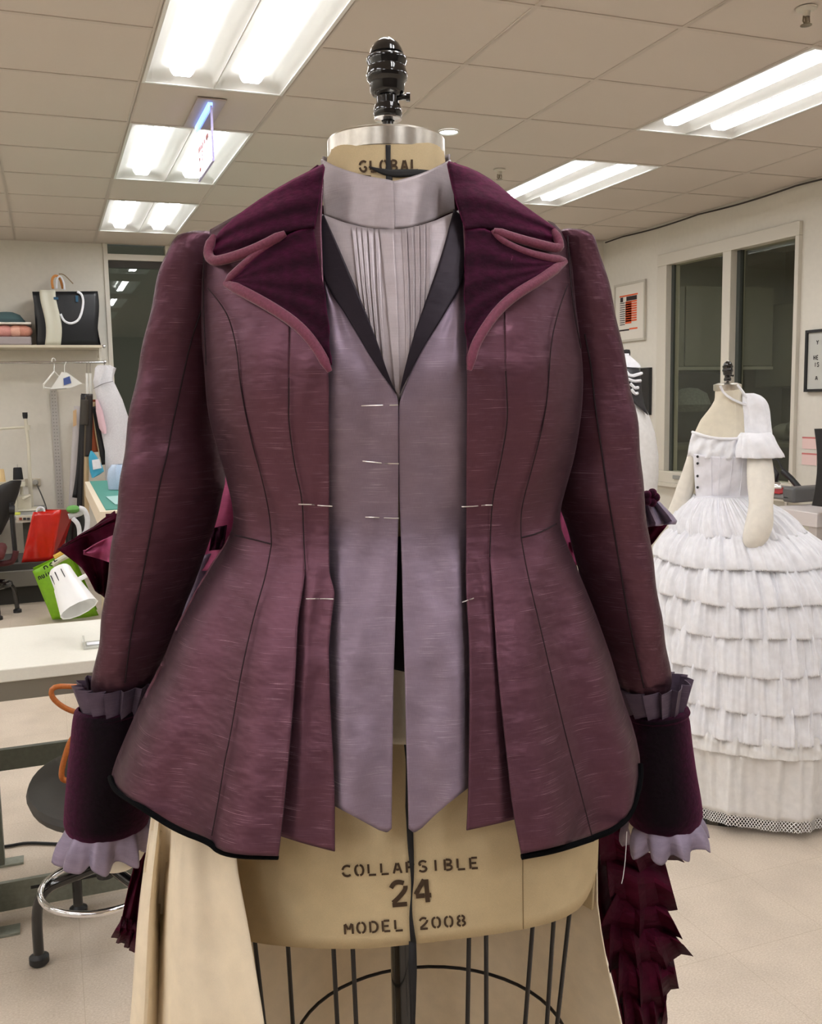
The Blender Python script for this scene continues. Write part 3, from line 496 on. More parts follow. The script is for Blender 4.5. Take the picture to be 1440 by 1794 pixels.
# ---- ivory skirt open at the front, maroon train with ruffles
sk=thing('underskirt','ivory muslin skirt hanging open below the jacket','skirt',AX)
SB=Body([(1380,300,1046,.16),(1450,272,1050,.17),(1600,245,1052,.19),(1700,236,1070,.2),(1800,226,1096,.21),(2200,190,1180,.24),(2700,150,1280,.28),(3050,120,1330,.3)],n=2.0)
fold=lambda s,t:.004*np.sin(2*PI*2.2*s+1.)-.02*np.exp(-((s-.22)/.07)**2)+.006*np.exp(-((s-.36)/.06)**2)
panel(SB,[(268,1400),(262,1450),(246,1560),(238,1640),(228,1794),(190,2200),(140,3040)],[(405,1400),(413,1510),(430,1600),(440,1655),(463,1794),(520,2200),(600,3040)],off=.002,relief=fold,nu=40,nv=90).build('front_panel',MUS,sk,thick=.0016)
def patch(L,R,yfun,mat,name,par,nu=20,nv=20,T=None,B=None,amp=.006,seed=0,thick=.0012):
    g=coons(L,R,T,B,nu,nv); s=np.linspace(0,1,nu)[None,:]; t=np.linspace(0,1,nv)[:,None]; y=yfun(s,t)+0*s*t
    y=y+amp*(np.sin(6.3*s*2+seed+3*t)+.7*np.sin(9*t+4*s+seed*2)); P=np.array([[fpt(g[j,i],y[j,i]) for i in range(nu)] for j in range(nv)])
    return M().grid(W(P),np.stack([P[...,0],P[...,2]],-1),flip=True).build(name,mat,par,thick=thick)
patch([(960,1500),(985,1600),(988,1700),(980,1794),(950,2200),(880,3040)],[(1040,1500),(1046,1590),(1062,1680),(1089,1794),(1180,2200),(1310,3040)],lambda s,t:1.10+.05*(1-s)-.02*t-.02*np.exp(-((s-.62)/.12)**2),MUS,'front_panel',sk,nu=30,nv=60,amp=.003)
g=SB.back(1400,3040,40,60,.0); a=np.linspace(0,PI,60); g[...,1]+=.02*np.sin(a*9)[None,:]*np.linspace(.2,1,40)[:,None]*np.sin(a)[None,:]
M().grid(W(g),flip=True).build('back_panel',MUS,sk,thick=.0016)

tr=thing('bustle_train','maroon taffeta bustle train with rose lining and stacked ruffles','train',AX)
def ruffle(top,bot,y0,y1,n,amp,mat,name,par,zig=7,seed=0,nv=10):
    """creased ruffle: folds running from a gathered edge to a pointed hem"""
    r=random.Random(seed); q=2; k=n*2*q+1; T=poly(top,k,1); Bt=poly(bot,k,1); G=np.zeros((nv,k,3)); jit=np.interp(np.arange(k)/q,np.arange(n*2+1),[r.uniform(.5,1.5) for _ in range(n*2+1)]); sh=np.interp(np.arange(k)/q,np.arange(n*2+1),[r.uniform(-1,1) for _ in range(n*2+1)])
    for j in range(nv):
        t=j/(nv-1)
        for i in range(k):
            th=PI*i/q+PI/2+.5*sh[i]; sg=2/PI*math.asin(.999*math.sin(th)); p=T[i]*(1-t)+Bt[i]*t; p=p+np.array([math.cos(th)*9*t,sg*zig*t])*jit[i]
            y=y0+(y1-y0)*i/(k-1)-sg*amp*jit[i]*(.2+.8*t)-.04*math.sin(PI*min(1,t*.9))+.004*math.sin(9*t+sh[i]*3); G[j,i]=fpt(p,y)
    return M().grid(W(G),np.stack([G[...,0],G[...,2]],-1),flip=True).build(name,mat,par,smooth=False,thick=.001)
patch([(1000,1440),(1040,1600),(1070,1700),(1098,1830)],[(1130,1440),(1150,1600),(1160,1700),(1140,1830)],lambda s,t:1.2+.1*s,MAR,'train_body',tr,seed=1,amp=.012)
for i,(tp,bt,n_) in enumerate([([(1048,1440),(1095,1450),(1150,1462)],[(1050,1510),(1115,1530),(1196,1503)],2),([(1060,1490),(1110,1500),(1165,1510)],[(1070,1575),(1130,1612),(1186,1590)],2),([(1085,1555),(1120,1565),(1160,1575)],[(1040,1650),(1130,1650),(1197,1636)],2),
    ([(1070,1600),(1125,1605),(1175,1630)],[(1070,1700),(1150,1705),(1213,1668)],3),([(1085,1650),(1130,1660),(1180,1680)],[(1085,1750),(1140,1790),(1190,1722)],3),([(1090,1700),(1130,1715),(1170,1735)],[(1098,1850),(1140,1850),(1162,1785)],3),([(1100,1780),(1130,1790),(1150,1800)],[(1110,1950),(1150,1950),(1170,1900)],3)]):
    ruffle(tp,bt,1.19,1.26,n_,.017,MAR,'ruffle',tr,zig=9,seed=i+3)
patch([(1045,1560),(1060,1640)],[(1110,1540),(1105,1650)],lambda s,t:1.24,DARKL,'train_shade',tr,amp=.002)  # dark sheet standing in for the shadow inside the ruffles
patch([(243,1440),(238,1510),(222,1570),(211,1630)],[(275,1440),(262,1520),(250,1580),(242,1650)],lambda s,t:1.2,MAR,'train_body',tr,seed=4)
ruffle([(214,1605),(230,1612),(250,1615)],[(204,1640),(222,1660),(248,1668)],1.19,1.2,4,.008,MAR,'ruffle',tr,zig=3,seed=20)
patch([(185,900),(190,970),(200,1045)],[(1128,868),(1130,910),(1128,952)],lambda s,t:1.245+.03*np.sin(PI*s),MAR,'bow_band',tr,nu=40,seed=7,amp=.006)
patch([(420,950),(350,1150),(290,1460)],[(1000,950),(1050,1150),(1110,1460)],lambda s,t:1.2+.22*np.sin(PI*s)**.6*np.sin(PI*(.15+.8*t)),MAR,'bustle_drape',tr,nu=40,nv=40,seed=9,amp=.008)
# bustle bow behind the sleeves
patch([(100,962),(118,975),(150,1000),(168,1035)],[(200,905),(205,930),(205,980),(200,1060)],lambda s,t:1.22+.03*np.sin(3*s),MAR,'bow_loop',tr,T=[(100,962),(140,940),(200,895)],B=[(168,1035),(180,1045),(200,1060)],seed=2,amp=.008)
patch([(126,968),(150,975),(172,985)],[(205,930),(205,950),(205,990)],lambda s,t:1.195+.02*np.sin(3*s),PINK,'bow_lining',tr,T=[(146,966),(170,950),(205,935)],B=[(146,970),(170,978),(205,990)],seed=5,amp=.003)
patch([(104,960),(118,950)],[(205,915),(206,900)],lambda s,t:1.18,MAR,'bow_edge',tr,nu=14,nv=6,seed=1,amp=.003)
patch([(345,820),(340,1000)],[(450,820),(450,1000)],lambda s,t:1.2,PINK,'bustle_lining',tr,seed=3,amp=.004)
patch([(372,925),(366,965)],[(398,920),(392,962)],lambda s,t:1.19,VEL,'bow_knot',tr,nu=8,nv=8,seed=3,amp=.002)
patch([(345,975),(300,1130)],[(420,960),(360,1130)],lambda s,t:1.205,LAV,'peplum_lining',tr,seed=2,amp=.003)
patch([(960,840),(970,990)],[(1030,840),(1030,990)],lambda s,t:1.2,PINK,'bustle_lining',tr,seed=6,amp=.004)
patch([(1110,862),(1112,895),(1118,925)],[(1150,875),(1186,912),(1182,918)],lambda s,t:1.2-.01*np.sin(16*s),LAV,'bow_tail',tr,seed=2,amp=.002)
patch([(1118,915),(1125,960)],[(1172,915),(1140,955)],lambda s,t:1.215,MAR,'bow_underside',tr,seed=2,amp=.002)
rc_=W(fpt((1140,872),1.18))
m=M()
for k in range(5):
    a=k*2*PI/5; m.lathe([(.006*math.sin(t),.006*math.cos(t)) for t in np.linspace(0,PI,7)],rc_+np.array([.007*math.cos(a),0,.006*math.sin(a)]),n=10)
m.build('velvet_rosette',VEL,tr)
# loose thread hanging from the right cuff ruffle
o=M().tube(W(np.array([fpt(p,1.03) for p in poly([(1098,1457),(1096,1500),(1092,1535),(1089,1548)],20)])),.0005,5).build('loose_thread',WHT,jk)
# ------------------------------------------------------------------ room shell
X0,Y0,TS=.4469,3.099,.61
RX,LX,BY,FY=4.64,-4.43,8.59,-3.1; JY=7.40
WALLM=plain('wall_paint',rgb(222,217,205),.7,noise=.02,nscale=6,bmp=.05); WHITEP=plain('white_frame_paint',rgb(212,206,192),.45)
TILE=plain('ceiling_tile',rgb(218,207,196),.95,noise=.035,nscale=260,bmp=.4,spec=.1); GRIDM=plain('grid_metal',rgb(206,194,182),.5)
def floor_mat():
    m,nt,b=node_mat('speckled_vinyl'); L=nt.links
    n=tex(nt,scale=(34,60,1),Detail=5.0,Roughness=.7); r=ramp(nt,n.outputs[0],[(.28,rgb(182,166,148)),(.5,rgb(203,189,171)),(.66,rgb(216,204,189))])
    v=tex(nt,'ShaderNodeTexVoronoi',scale=(95,95,1)); v2=tex(nt,scale=(60,60,1),Detail=2.0)
    k=ramp(nt,v.outputs['Distance'],[(.10,(1,1,1,1)),(.22,(0,0,0,1))]); k2=ramp(nt,v2.outputs[0],[(.56,(0,0,0,1)),(.66,(1,1,1,1))])
    c=mix(nt,mix(nt,1.0,k.outputs[0],k2.outputs[0],'MULTIPLY'),r.outputs[0],rgb(228,216,196))
    d=tex(nt,scale=(1.2,1.2,1),Detail=5.0); dr=ramp(nt,d.outputs[0],[(.3,(.9,)*3),(.6,(1.03,)*3)]); c=mix(nt,1.0,c,dr.outputs[0],'MULTIPLY')
    br=tex(nt,'ShaderNodeTexBrick',scale=(1,1,1)); br.offset=0; 
    for k_,v_ in (('Scale',1.0),('Brick Width',.305),('Row Height',.305),('Mortar Size',.0012),('Color1',(1,1,1,1)),('Color2',(1,1,1,1)),('Mortar',(.86,.84,.8,1))): br.inputs[k_].default_value=v_
    L.new(mix(nt,1.0,c,br.outputs[0],'MULTIPLY'),b.inputs['Base Color']); b.inputs['Roughness'].default_value=.42; b.inputs['Specular IOR Level'].default_value=.3
    L.new(bump(nt,n.outputs[0],.06,.002),b.inputs['Normal']); return m
struct('floor',M().box2((LX-.2,FY-.2,-.12),(RX+3.2,BY+.4,0)),floor_mat(),smooth=False)
fill_lamp_beyond=M().lathe([(0,2.893),(.07,2.893),(.075,2.899)],(RX+1.6,6.2,0),n=20)  # lens of an added lamp, out of view, for the room beyond
ceil=struct('ceiling',M().box2((LX-.2,FY-.2,2.90),(RX+3.2,BY+.4,3.0)),WALLM,smooth=False); ORG[ceil.name]=np.zeros(3)
i0,i1=-8,7; j0,j1=-10,9
rows_i=[-8,-4,0,4]; fix=set(); fixtures=[]
for fi in (-8,-4,0,4):
    for fj in (-9,-6,-3,0,3,6):
        fixtures.append((fi,fj)); fix|={(fi,fj),(fi,fj+1)}
tm=M().add([(x*.302,y*.302,.0) for x,y in((-.985,-.985),(.985,-.985),(.985,.985),(-.985,.985))]+[(x*.302,y*.302,.006) for x,y in((-1,-1),(1,-1),(1,1),(-1,1))]+[(x*.302,y*.302,.02) for x,y in((-1,-1),(1,-1),(1,1),(-1,1))],
    [(0,3,2,1),(0,1,5,4),(1,2,6,5),(2,3,7,6),(3,0,4,7),(4,5,9,8),(5,6,10,9),(6,7,11,10),(7,4,8,11),(8,9,10,11)]); first=None
for i in range(i0,i1):
    for j in range(j0,j1):
        if (i,j) in fix: continue
        p=(X0+TS*(i+.5),Y0+TS*(j+.5),CEIL+.003)
        if p[1]>JY-.3 and p[0]>3.7: continue
        if first is None: first=tm.build('ceiling_tile',TILE,ceil,smooth=False); o=first
        else: o=put('ceiling_tile',first.data,ceil)
        o.location=p
for i in range(i0,i1+1): M().box2((X0+TS*i-.011,FY,CEIL),(X0+TS*i+.011,BY,CEIL+.003)).box2((X0+TS*i-.001,FY,CEIL),(X0+TS*i+.001,BY,CEIL+.03)).build('grid_bar',GRIDM,ceil,smooth=False)
for j in range(j0,j1+1):
    if Y0+TS*j<BY:
        m=M()
        for i in range(i0,i1):
            if (i,j) in fix and (i,j-1) in fix and (j%3)==1: continue
            m.box2((X0+TS*i,Y0+TS*j-.011,CEIL-.0005),(X0+TS*(i+1),Y0+TS*j+.011,CEIL+.0025))
        m.build('grid_bar',GRIDM,ceil,smooth=False)
def wall(name,boxes): 
    m=M()
    for a,b in boxes: m.box2(a,b)
    return struct(name,m,WALLM,smooth=False)
GL0,GL1,GZ0,GZ1=.515,1.06,.12,2.735
wall('wall_back',[((LX-.15,BY,0),(GL0,BY+.15,2.9)),((GL1,BY,0),(3.0,BY+.15,2.9)),((GL0,BY,0),(GL1,BY+.15,GZ0)),((3.95,JY,0),(RX,BY+.15,2.9)),((3.0,BY,0),(3.95,BY+.15,2.9))])
WA,WB,WZ0,WZ1=5.02,6.56,.70,2.50
wall('wall_right',[((RX,FY,0),(RX+.15,WA,2.9)),((RX,WB,0),(RX+.15,JY+.1,2.9)),((RX,WA,0),(RX+.15,WB,WZ0)),((RX,WA,WZ1),(RX+.15,WB,2.9))])
wall('wall_left',[((LX-.15,FY,0),(LX,BY,2.9))]); WALLD=plain('darkened_wall_paint',rgb(120,108,98),.8); wf=M().box2((LX-.15,FY-.15,0),(RX+.15,FY,2.9)); struct('wall_front',wf,WALLD,smooth=False)  # unseen front wall, its colour darkened to deepen shading on the silks
def glass(name,refl=1.52,tint=(.86,.92,.86,1)):
    m=bpy.data.materials.new(name); m.use_nodes=True; nt=m.node_tree; nt.nodes.clear()
    o=nt.nodes.new('ShaderNodeOutputMaterial'); t=nt.nodes.new('ShaderNodeBsdfTransparent'); g=nt.nodes.new('ShaderNodeBsdfGlossy'); f=nt.nodes.new('ShaderNodeFresnel'); x=nt.nodes.new('ShaderNodeMixShader')
    t.inputs[0].default_value=tint; g.inputs[0].default_value=(.9,.96,.9,1); g.inputs['Roughness'].default_value=.0; f.inputs[0].default_value=refl
    ge=nt.nodes.new('ShaderNodeNewGeometry'); ma=nt.nodes.new('ShaderNodeMath'); ma.operation='SUBTRACT'; ma.inputs[0].default_value=1; mu=nt.nodes.new('ShaderNodeMath'); mu.operation='MULTIPLY'
    nt.links.new(ge.outputs['Backfacing'],ma.inputs[1]); nt.links.new(ma.outputs[0],mu.inputs[0]); nt.links.new(f.outputs[0],mu.inputs[1])   # no internal reflection on the way out
    nt.links.new(mu.outputs[0],x.inputs[0]); nt.links.new(t.outputs[0],x.inputs[1]); nt.links.new(g.outputs[0],x.inputs[2]); nt.links.new(x.outputs[0],o.inputs[0]); return m
PANE=glass('window_pane',1.7,(.84,.85,.79,1))
# back window: tall pane under a transom
w1=struct('window_1',M().box2((GL0,BY-.03,GZ0),(GL0+.035,BY+.1,CEIL)).box2((GL1-.035,BY-.03,GZ0),(GL1,BY+.1,CEIL)).box2((GL0+.035,BY-.02,2.61),(GL1-.035,BY+.08,2.66)).box2((GL0+.035,BY-.02,GZ0),(GL1-.035,BY+.08,GZ0+.06)),WHITEP,smooth=False); ORG[w1.name]=np.zeros(3)
M().box2((GL0+.035,BY+.03,GZ0+.06),(GL1-.035,BY+.036,2.61)).build('pane',PANE,w1,smooth=False); M().box2((GL0+.035,BY+.03,2.66),(GL1-.035,BY+.036,2.735)).build('pane',PANE,w1,smooth=False)
M().box2((GL0+.04,BY+.0,2.55),(GL1-.04,BY+.02,2.61)).build('blind_cassette',plain('dark_blind',rgb(62,58,52),.7),w1,smooth=False)
# right window: fixed light and a sliding one
m=M(); fr=.035
for a,b in [((WA,WZ1-.09),(WB,WZ1)),((WA,WZ0),(WB,WZ0+.09)),((WB-.12,WZ0+.09),(WB,WZ1-.09)),((WA,WZ0+.09),(WA+.035,WZ1-.09)),((5.68,WZ0+.09),(5.77,WZ1-.09))]: m.box2((RX-.03,a[0],a[1]),(RX+.1,b[0],b[1]))
w2=struct('window_2',m,WHITEP,smooth=False,bevel=.004); ORG[w2.name]=np.zeros(3)
M().box2((RX+.03,5.77,WZ0+.09),(RX+.036,WB-.12,WZ1-.09)).build('pane',PANE,w2,smooth=False); M().box2((RX+.045,WA+.035,WZ0+.09),(RX+.051,5.68,WZ1-.09)).build('pane',PANE,w2,smooth=False)
M().box2((RX+.025,5.645,WZ0+.09),(RX+.06,5.68,WZ1-.09)).box2((RX+.02,6.41,WZ0+.09),(RX+.04,6.44,WZ1-.09)).build('sash_stile',plain('sash_gasket',rgb(70,74,70),.5),w2,smooth=False)
M().box2((RX-.05,WA-.03,WZ0-.03),(RX,WB+.05,WZ0)).build('sill',WHITEP,w2,smooth=False)
M().box((RX-.035,6.22,WZ0+.05),(.012,.18,.03)).build('window_latch',plain('grey_latch',rgb(150,150,145),.4),w2,smooth=False,bevel=.004)
# dim room behind the right window
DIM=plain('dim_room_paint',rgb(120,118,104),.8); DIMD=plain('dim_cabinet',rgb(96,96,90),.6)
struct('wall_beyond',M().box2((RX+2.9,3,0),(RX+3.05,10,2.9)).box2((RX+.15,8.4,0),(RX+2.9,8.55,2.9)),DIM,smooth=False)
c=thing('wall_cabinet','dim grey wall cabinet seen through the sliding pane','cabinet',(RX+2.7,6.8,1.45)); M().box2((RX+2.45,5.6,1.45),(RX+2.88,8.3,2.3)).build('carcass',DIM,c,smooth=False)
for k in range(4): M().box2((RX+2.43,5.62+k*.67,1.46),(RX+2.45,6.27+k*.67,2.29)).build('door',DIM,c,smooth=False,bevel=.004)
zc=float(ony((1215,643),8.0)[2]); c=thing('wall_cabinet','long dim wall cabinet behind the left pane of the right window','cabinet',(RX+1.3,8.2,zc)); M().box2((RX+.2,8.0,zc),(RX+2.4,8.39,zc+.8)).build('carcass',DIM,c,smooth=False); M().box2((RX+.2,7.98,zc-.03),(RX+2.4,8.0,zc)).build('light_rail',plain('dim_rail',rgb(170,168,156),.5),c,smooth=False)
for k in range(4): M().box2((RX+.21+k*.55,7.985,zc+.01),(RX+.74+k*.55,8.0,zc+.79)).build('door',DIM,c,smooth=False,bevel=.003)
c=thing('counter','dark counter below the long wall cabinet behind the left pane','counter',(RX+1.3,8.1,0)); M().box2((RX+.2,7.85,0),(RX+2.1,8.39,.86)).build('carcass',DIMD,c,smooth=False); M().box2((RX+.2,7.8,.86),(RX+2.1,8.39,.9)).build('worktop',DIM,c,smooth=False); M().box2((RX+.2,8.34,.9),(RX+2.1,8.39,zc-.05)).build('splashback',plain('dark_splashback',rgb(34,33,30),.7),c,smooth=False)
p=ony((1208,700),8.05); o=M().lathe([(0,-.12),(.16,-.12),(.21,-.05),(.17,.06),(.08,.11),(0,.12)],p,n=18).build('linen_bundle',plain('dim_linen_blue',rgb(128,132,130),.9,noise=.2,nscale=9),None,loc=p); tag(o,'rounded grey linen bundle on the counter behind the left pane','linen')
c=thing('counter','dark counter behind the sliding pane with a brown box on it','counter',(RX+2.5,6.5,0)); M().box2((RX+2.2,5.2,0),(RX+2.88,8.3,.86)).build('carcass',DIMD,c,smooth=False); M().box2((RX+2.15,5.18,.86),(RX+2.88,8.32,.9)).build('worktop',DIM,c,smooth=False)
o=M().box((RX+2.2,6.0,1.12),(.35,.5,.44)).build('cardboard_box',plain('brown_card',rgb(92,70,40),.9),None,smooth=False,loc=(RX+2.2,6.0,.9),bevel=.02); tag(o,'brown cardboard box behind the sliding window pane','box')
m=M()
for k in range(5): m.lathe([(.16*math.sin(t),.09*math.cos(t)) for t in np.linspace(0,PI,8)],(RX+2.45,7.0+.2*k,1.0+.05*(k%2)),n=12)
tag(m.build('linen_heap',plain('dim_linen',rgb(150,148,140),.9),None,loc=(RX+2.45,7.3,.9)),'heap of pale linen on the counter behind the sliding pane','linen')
# ------------------------------------------------------------------ recessed ceiling lights
def emis(name,c,s):
    m,nt,b=node_mat(name); b.inputs['Base Color'].default_value=(.8,.8,.8,1); b.inputs['Emission Color'].default_value=c; b.inputs['Emission Strength'].default_value=s; return m
TUBE=emis('lamp_diffuser',(.97,.97,1,1),LAMP)
nt=TUBE.node_tree; g_=nt.nodes.new('ShaderNodeNewGeometry'); sx_=nt.nodes.new('ShaderNodeSeparateXYZ'); ab=nt.nodes.new('ShaderNodeMath'); ab.operation='ABSOLUTE'; mr=nt.nodes.new('ShaderNodeMapRange'); mr.interpolation_type='SMOOTHSTEP'
nt.links.new(g_.outputs['True Normal'],sx_.inputs[0]); nt.links.new(sx_.outputs[2],ab.inputs[0]); nt.links.new(ab.outputs[0],mr.inputs[0])
for k_,v_ in zip((1,2,3,4),(.86,.98,.8,LAMP)): mr.inputs[k_].default_value=v_
nt.links.new(mr.outputs[0],nt.nodes['Principled BSDF'].inputs['Emission Strength'])   # emission set strong downward and weak on the flanks, sparing the reflectors
REFL=plain('white_reflector',rgb(236,236,232),.5)
def make_light():
    t=thing('ceiling_light','x','ceiling light',(0,0,0)); hw,hl=.287,.592
    M().box2((-.3,-.605,.0),(-hw,.605,.008)).box2((hw,-.605,.0),(.3,.605,.008)).box2((-hw,-.605,0),(hw,-hl,.008)).box2((-hw,hl,0),(hw,.605,.008)).build('frame',REFL,t,smooth=False)
    M().box2((-hw,-hl,.105),(hw,hl,.11)).build('housing',REFL,t,smooth=False)
    for sx in (-1,1):
        xs=np.linspace(0,1,14); G=[]
        for yy,e in ((-hl,1),(-hl+.09,0),(hl-.09,0),(hl,1)):
            G.append([[sx*(.004+(hw-.004)*u),yy,.004+(.075*math.sin(PI*u)**.7 if not e else 0)] for u in xs])
        M().grid(np.array(G)).build('reflector',REFL,t)
        cx=sx*.145; R=.052; L=.5; rows=[]
        for yy,k in [(-L-R*math.sin(q),max(.02,math.cos(q))) for q in np.linspace(PI/2,0,8)]+[(L+R*math.sin(q),max(.02,math.cos(q))) for q in np.linspace(0,PI/2,8)]:
            rows.append([[cx+R*k*math.cos(a),yy,.05-.034*min(1,k*1.15)*min(1,1.5*math.sin(a))**.7] for a in np.linspace(0,PI,17)])
        M().grid(np.array(rows)).build('diffuser',TUBE,t,smooth=False)
    M().box2((-.003,-hl,.001),(.003,hl,.02)).build('centre_rib',REFL,t,smooth=False)
    return t
LBL={(0,0):'twin tube ceiling light nearest the top left, above the hanging sign',(0,3):'middle ceiling light of the left row, behind the hanging sign',(0,6):'farthest ceiling light of the left row, above the back window',(4,0):'large twin tube ceiling light near the top right corner',(4,3):'ceiling light just above the right velvet collar',(4,6):'far ceiling light hidden behind the right velvet collar'}
L0=make_light()
for k,(fi,fj) in enumerate(fixtures):
    o=L0 if k==0 else copy_tree(L0); o.location=(X0+TS*(fi+1)-.305,Y0+TS*(fj+1),CEIL-.001)
    if fi in (0,4): o.location.x=X0+TS*(fi+.5)
    else: o.location.x=X0+TS*(fi+.5)
    o['label']=LBL.get((fi,fj),'twin tube ceiling light outside the picture over the workroom'); o['group']='recessed ceiling lights'
# sprinklers, small round lamp, exit sign
BRS=plain('sprinkler_metal',rgb(150,140,122),.35,.9)
for p,l in ((onz((1413,14),CEIL),'fire sprinkler at the top right of the ceiling'),(onz((875,297),CEIL),'fire sprinkler beside the light above the right velvet collar')):
    t=thing('sprinkler',l,'sprinkler',p,'ceiling sprinklers'); z=p[2]
    M().lathe([(.0,0),(.036,0),(.034,-.006),(.014,-.012),(.012,-.03)],p,n=20).build('rosette',WHITEP,t); m=M().lathe([(.006,-.03),(.005,-.05),(.0,-.05)],p,n=10)
    for s in (-1,1): m.tube(p+np.array([[s*.012,0,-.028],[s*.014,0,-.045],[s*.004,0,-.056]]),.003,6)
    m.build('yoke',BRS,t); M().lathe([(0,-.056),(.02,-.057),(.02,-.059),(0,-.06)],p,n=14).build('deflector',BRS,t)
t=thing('downlight','added unseen lamp brightening the room behind the right window','ceiling light',(RX+1.6,6.2,2.89)); fill_lamp_beyond.build('lens',emis('fill_lamp_lens',(.95,1,.86,1),200.),t)  # helper lamp, added only to brighten what the right panes show
p=onz((786,231),CEIL); t=thing('downlight','small round ceiling lamp beside the neck cap','ceiling light',p)
M().lathe([(.052,.001),(.06,-.004),(.05,-.006),(.045,-.002)],p,n=28).build('trim_ring',WHITEP,t); M().lathe([(0,-.001),(.046,-.001)],p,n=28).build('lens',emis('downlight_lens',(.8,.92,1,1),4.),t)
p=(.762,4.66,CEIL); t=thing('exit_sign','clear hanging exit sign with blue lit top edge between ceiling lights','sign',p)
M().box2((.70,4.43,CEIL-.008),(.83,4.9,CEIL-.001)).build('mounting_plate',plain('sign_plate',rgb(186,172,164),.5),t,smooth=False,bevel=.002)
M().box2((.752,4.47,CEIL-.028),(.772,4.88,CEIL-.008)).build('light_bar',emis('blue_edge_light',(.12,.3,1,1),2.2),t,smooth=False)
sg=M().box2((.758,4.45,CEIL-.262),(.766,4.88,CEIL-.028)).build('acrylic_panel',glass('sign_acrylic',1.35,(.93,.88,.95,1)),t,smooth=False)
M().box2((.757,4.45,CEIL-.266),(.767,4.88,CEIL-.262)).box2((.757,4.446,CEIL-.266),(.767,4.45,CEIL-.028)).build('panel_edge',plain('sign_edge',rgb(150,140,190),.3),t,smooth=False)
m=M(); RED=plain('sign_red',rgb(214,70,40),.6)
for st in letters('EXIT',(0,0),(.28,0),.10,.7):
    w=.010
    for a,b in zip(st[:-1],st[1:]):
        d=(b-a)/np.linalg.norm(b-a); n_=np.array([-d[1],d[0]])*w; q=[a-n_-d*w*.5,b-n_+d*w*.5,b+n_+d*w*.5,a+n_-d*w*.5]; m.add([(.7565,4.82-x,CEIL-.13-(y+.10)) for x,y in q],[(0,1,2,3)])
m.build('lettering',RED,t,smooth=False,fixn=False)
o=M().tube([(RX-.012,y,CEIL-.012-.012*abs(math.sin(y*3.1))) for y in np.linspace(JY-.05,2.0,60)],.006,6).build('ceiling_cable',plain('dark_cable',rgb(60,52,46),.6),None,loc=(RX-.012,5,CEIL-.01)); tag(o,'dark cable along the top of the right wall','cable')
# ------------------------------------------------------------------ things on the right wall
def onwall(name,label,cat,y0,y1,z0,z1,fw,fd,mf,mi,inner=True):
    t=thing(name,label,cat,(RX,(y0+y1)/2,z0)); m=M()
    for a,b in [((y0,z0),(y1,z0+fw)),((y0,z1-fw),(y1,z1)),((y0,z0+fw),(y0+fw,z1-fw)),((y1-fw,z0+fw),(y1,z1-fw))]: m.box2((RX-fd,a[0],a[1]),(RX-.001,b[0],b[1]))
    m.build('frame',mf,t,smooth=False); M().box2((RX-fd*.6,y0+fw,z0+fw),(RX-.002,y1-fw,z1-fw)).build('backing',mi,t,smooth=False); return t
t=onwall('framed_print','white framed abstract print of orange and black bars beside the window','picture',6.742,7.20,1.85,2.34,.018,.022,plain('pale_frame',rgb(196,190,176),.4),plain('mat_board',rgb(226,220,208),.8))
m=M(); mo=M(); mb=M(); xx=RX-.0145
def rect(m,a,b,c,d): m.add([(xx,7.12-a*.30,2.24-c*.30),(xx,7.12-b*.30,2.24-c*.30),(xx,7.12-b*.30,2.24-d*.30),(xx,7.12-a*.30,2.24-d*.30)],[(0,1,2,3)])
for k in range(11): rect(mo,.30,.86,.18+k*.065,.225+k*.065) if k<9 else None; rect(mb,.02,.28,.2+k*.06,.222+k*.06)
rect(mo,.0,.9,.0,.04); rect(mo,.3,.6,.2,.8); rect(mb,.04,.18,.05,.18); rect(mb,.34,.86,.05,.17); rect(mb,0,.5,.95,.99); rect(mo,.5,.9,.93,.97)
mo.build('orange_bars',plain('print_orange',rgb(226,92,44),.8),t,smooth=False,fixn=False); mb.build('black_bars',plain('print_black',rgb(48,34,34),.8),t,smooth=False,fixn=False)
t=onwall('black_picture','black glossy picture on the wall behind the white form','picture',6.655,6.98,1.235,1.622,.012,.03,BLKP,plain('black_print',rgb(34,34,36),.12,noise=.5,nscale=3))
t=onwall('letter_board','black framed message board at the right edge with dark letters','sign',4.42,4.94,1.40,1.795,.018,.03,BLKP,plain('board_white',rgb(196,196,188),.7))
m=M()
for txt,y,z in (('Y',4.852,1.70),('HE',4.872,1.605),('IS',4.864,1.56),('A',4.852,1.475)):
    for st in letters(txt,(0,0),(.026*(len(txt)-1)+.001*(len(txt)==1)+.02*(len(txt)>1)*.7,0) if len(txt)>1 else (.02,0),.026,.68):
        for a,b in zip(st[:-1],st[1:]):
            d=(b-a)/(np.linalg.norm(b-a)+1e-9); n_=np.array([-d[1],d[0]])*.003; q=[a-n_,b-n_,b+n_,a+n_]; m.add([(RX-.0195,y-u,z-v) for u,v in q],[(0,1,2,3)])
m.build('lettering',plain('letter_black',rgb(50,46,44),.8),t,smooth=False,fixn=False)
PK=plain('pink_note',rgb(236,206,200),.85); PKR=plain('note_header',rgb(206,120,116),.85)
for k,(z,l) in enumerate(((1.03,'upper of two pink notices taped below the message board'),(.925,'lower of two pink notices taped below the message board'))):
    t=thing('paper_notice',l,'notice',(RX,4.9,z),'pink notices on the wall'); M().box2((RX-.004,4.835,z),(RX-.001,4.965,z+.075)).build('sheet',PK,t,smooth=False); M().box2((RX-.005,4.835,z+.068),(RX-.003,4.965,z+.078)).build('header_strip',PKR,t,smooth=False)
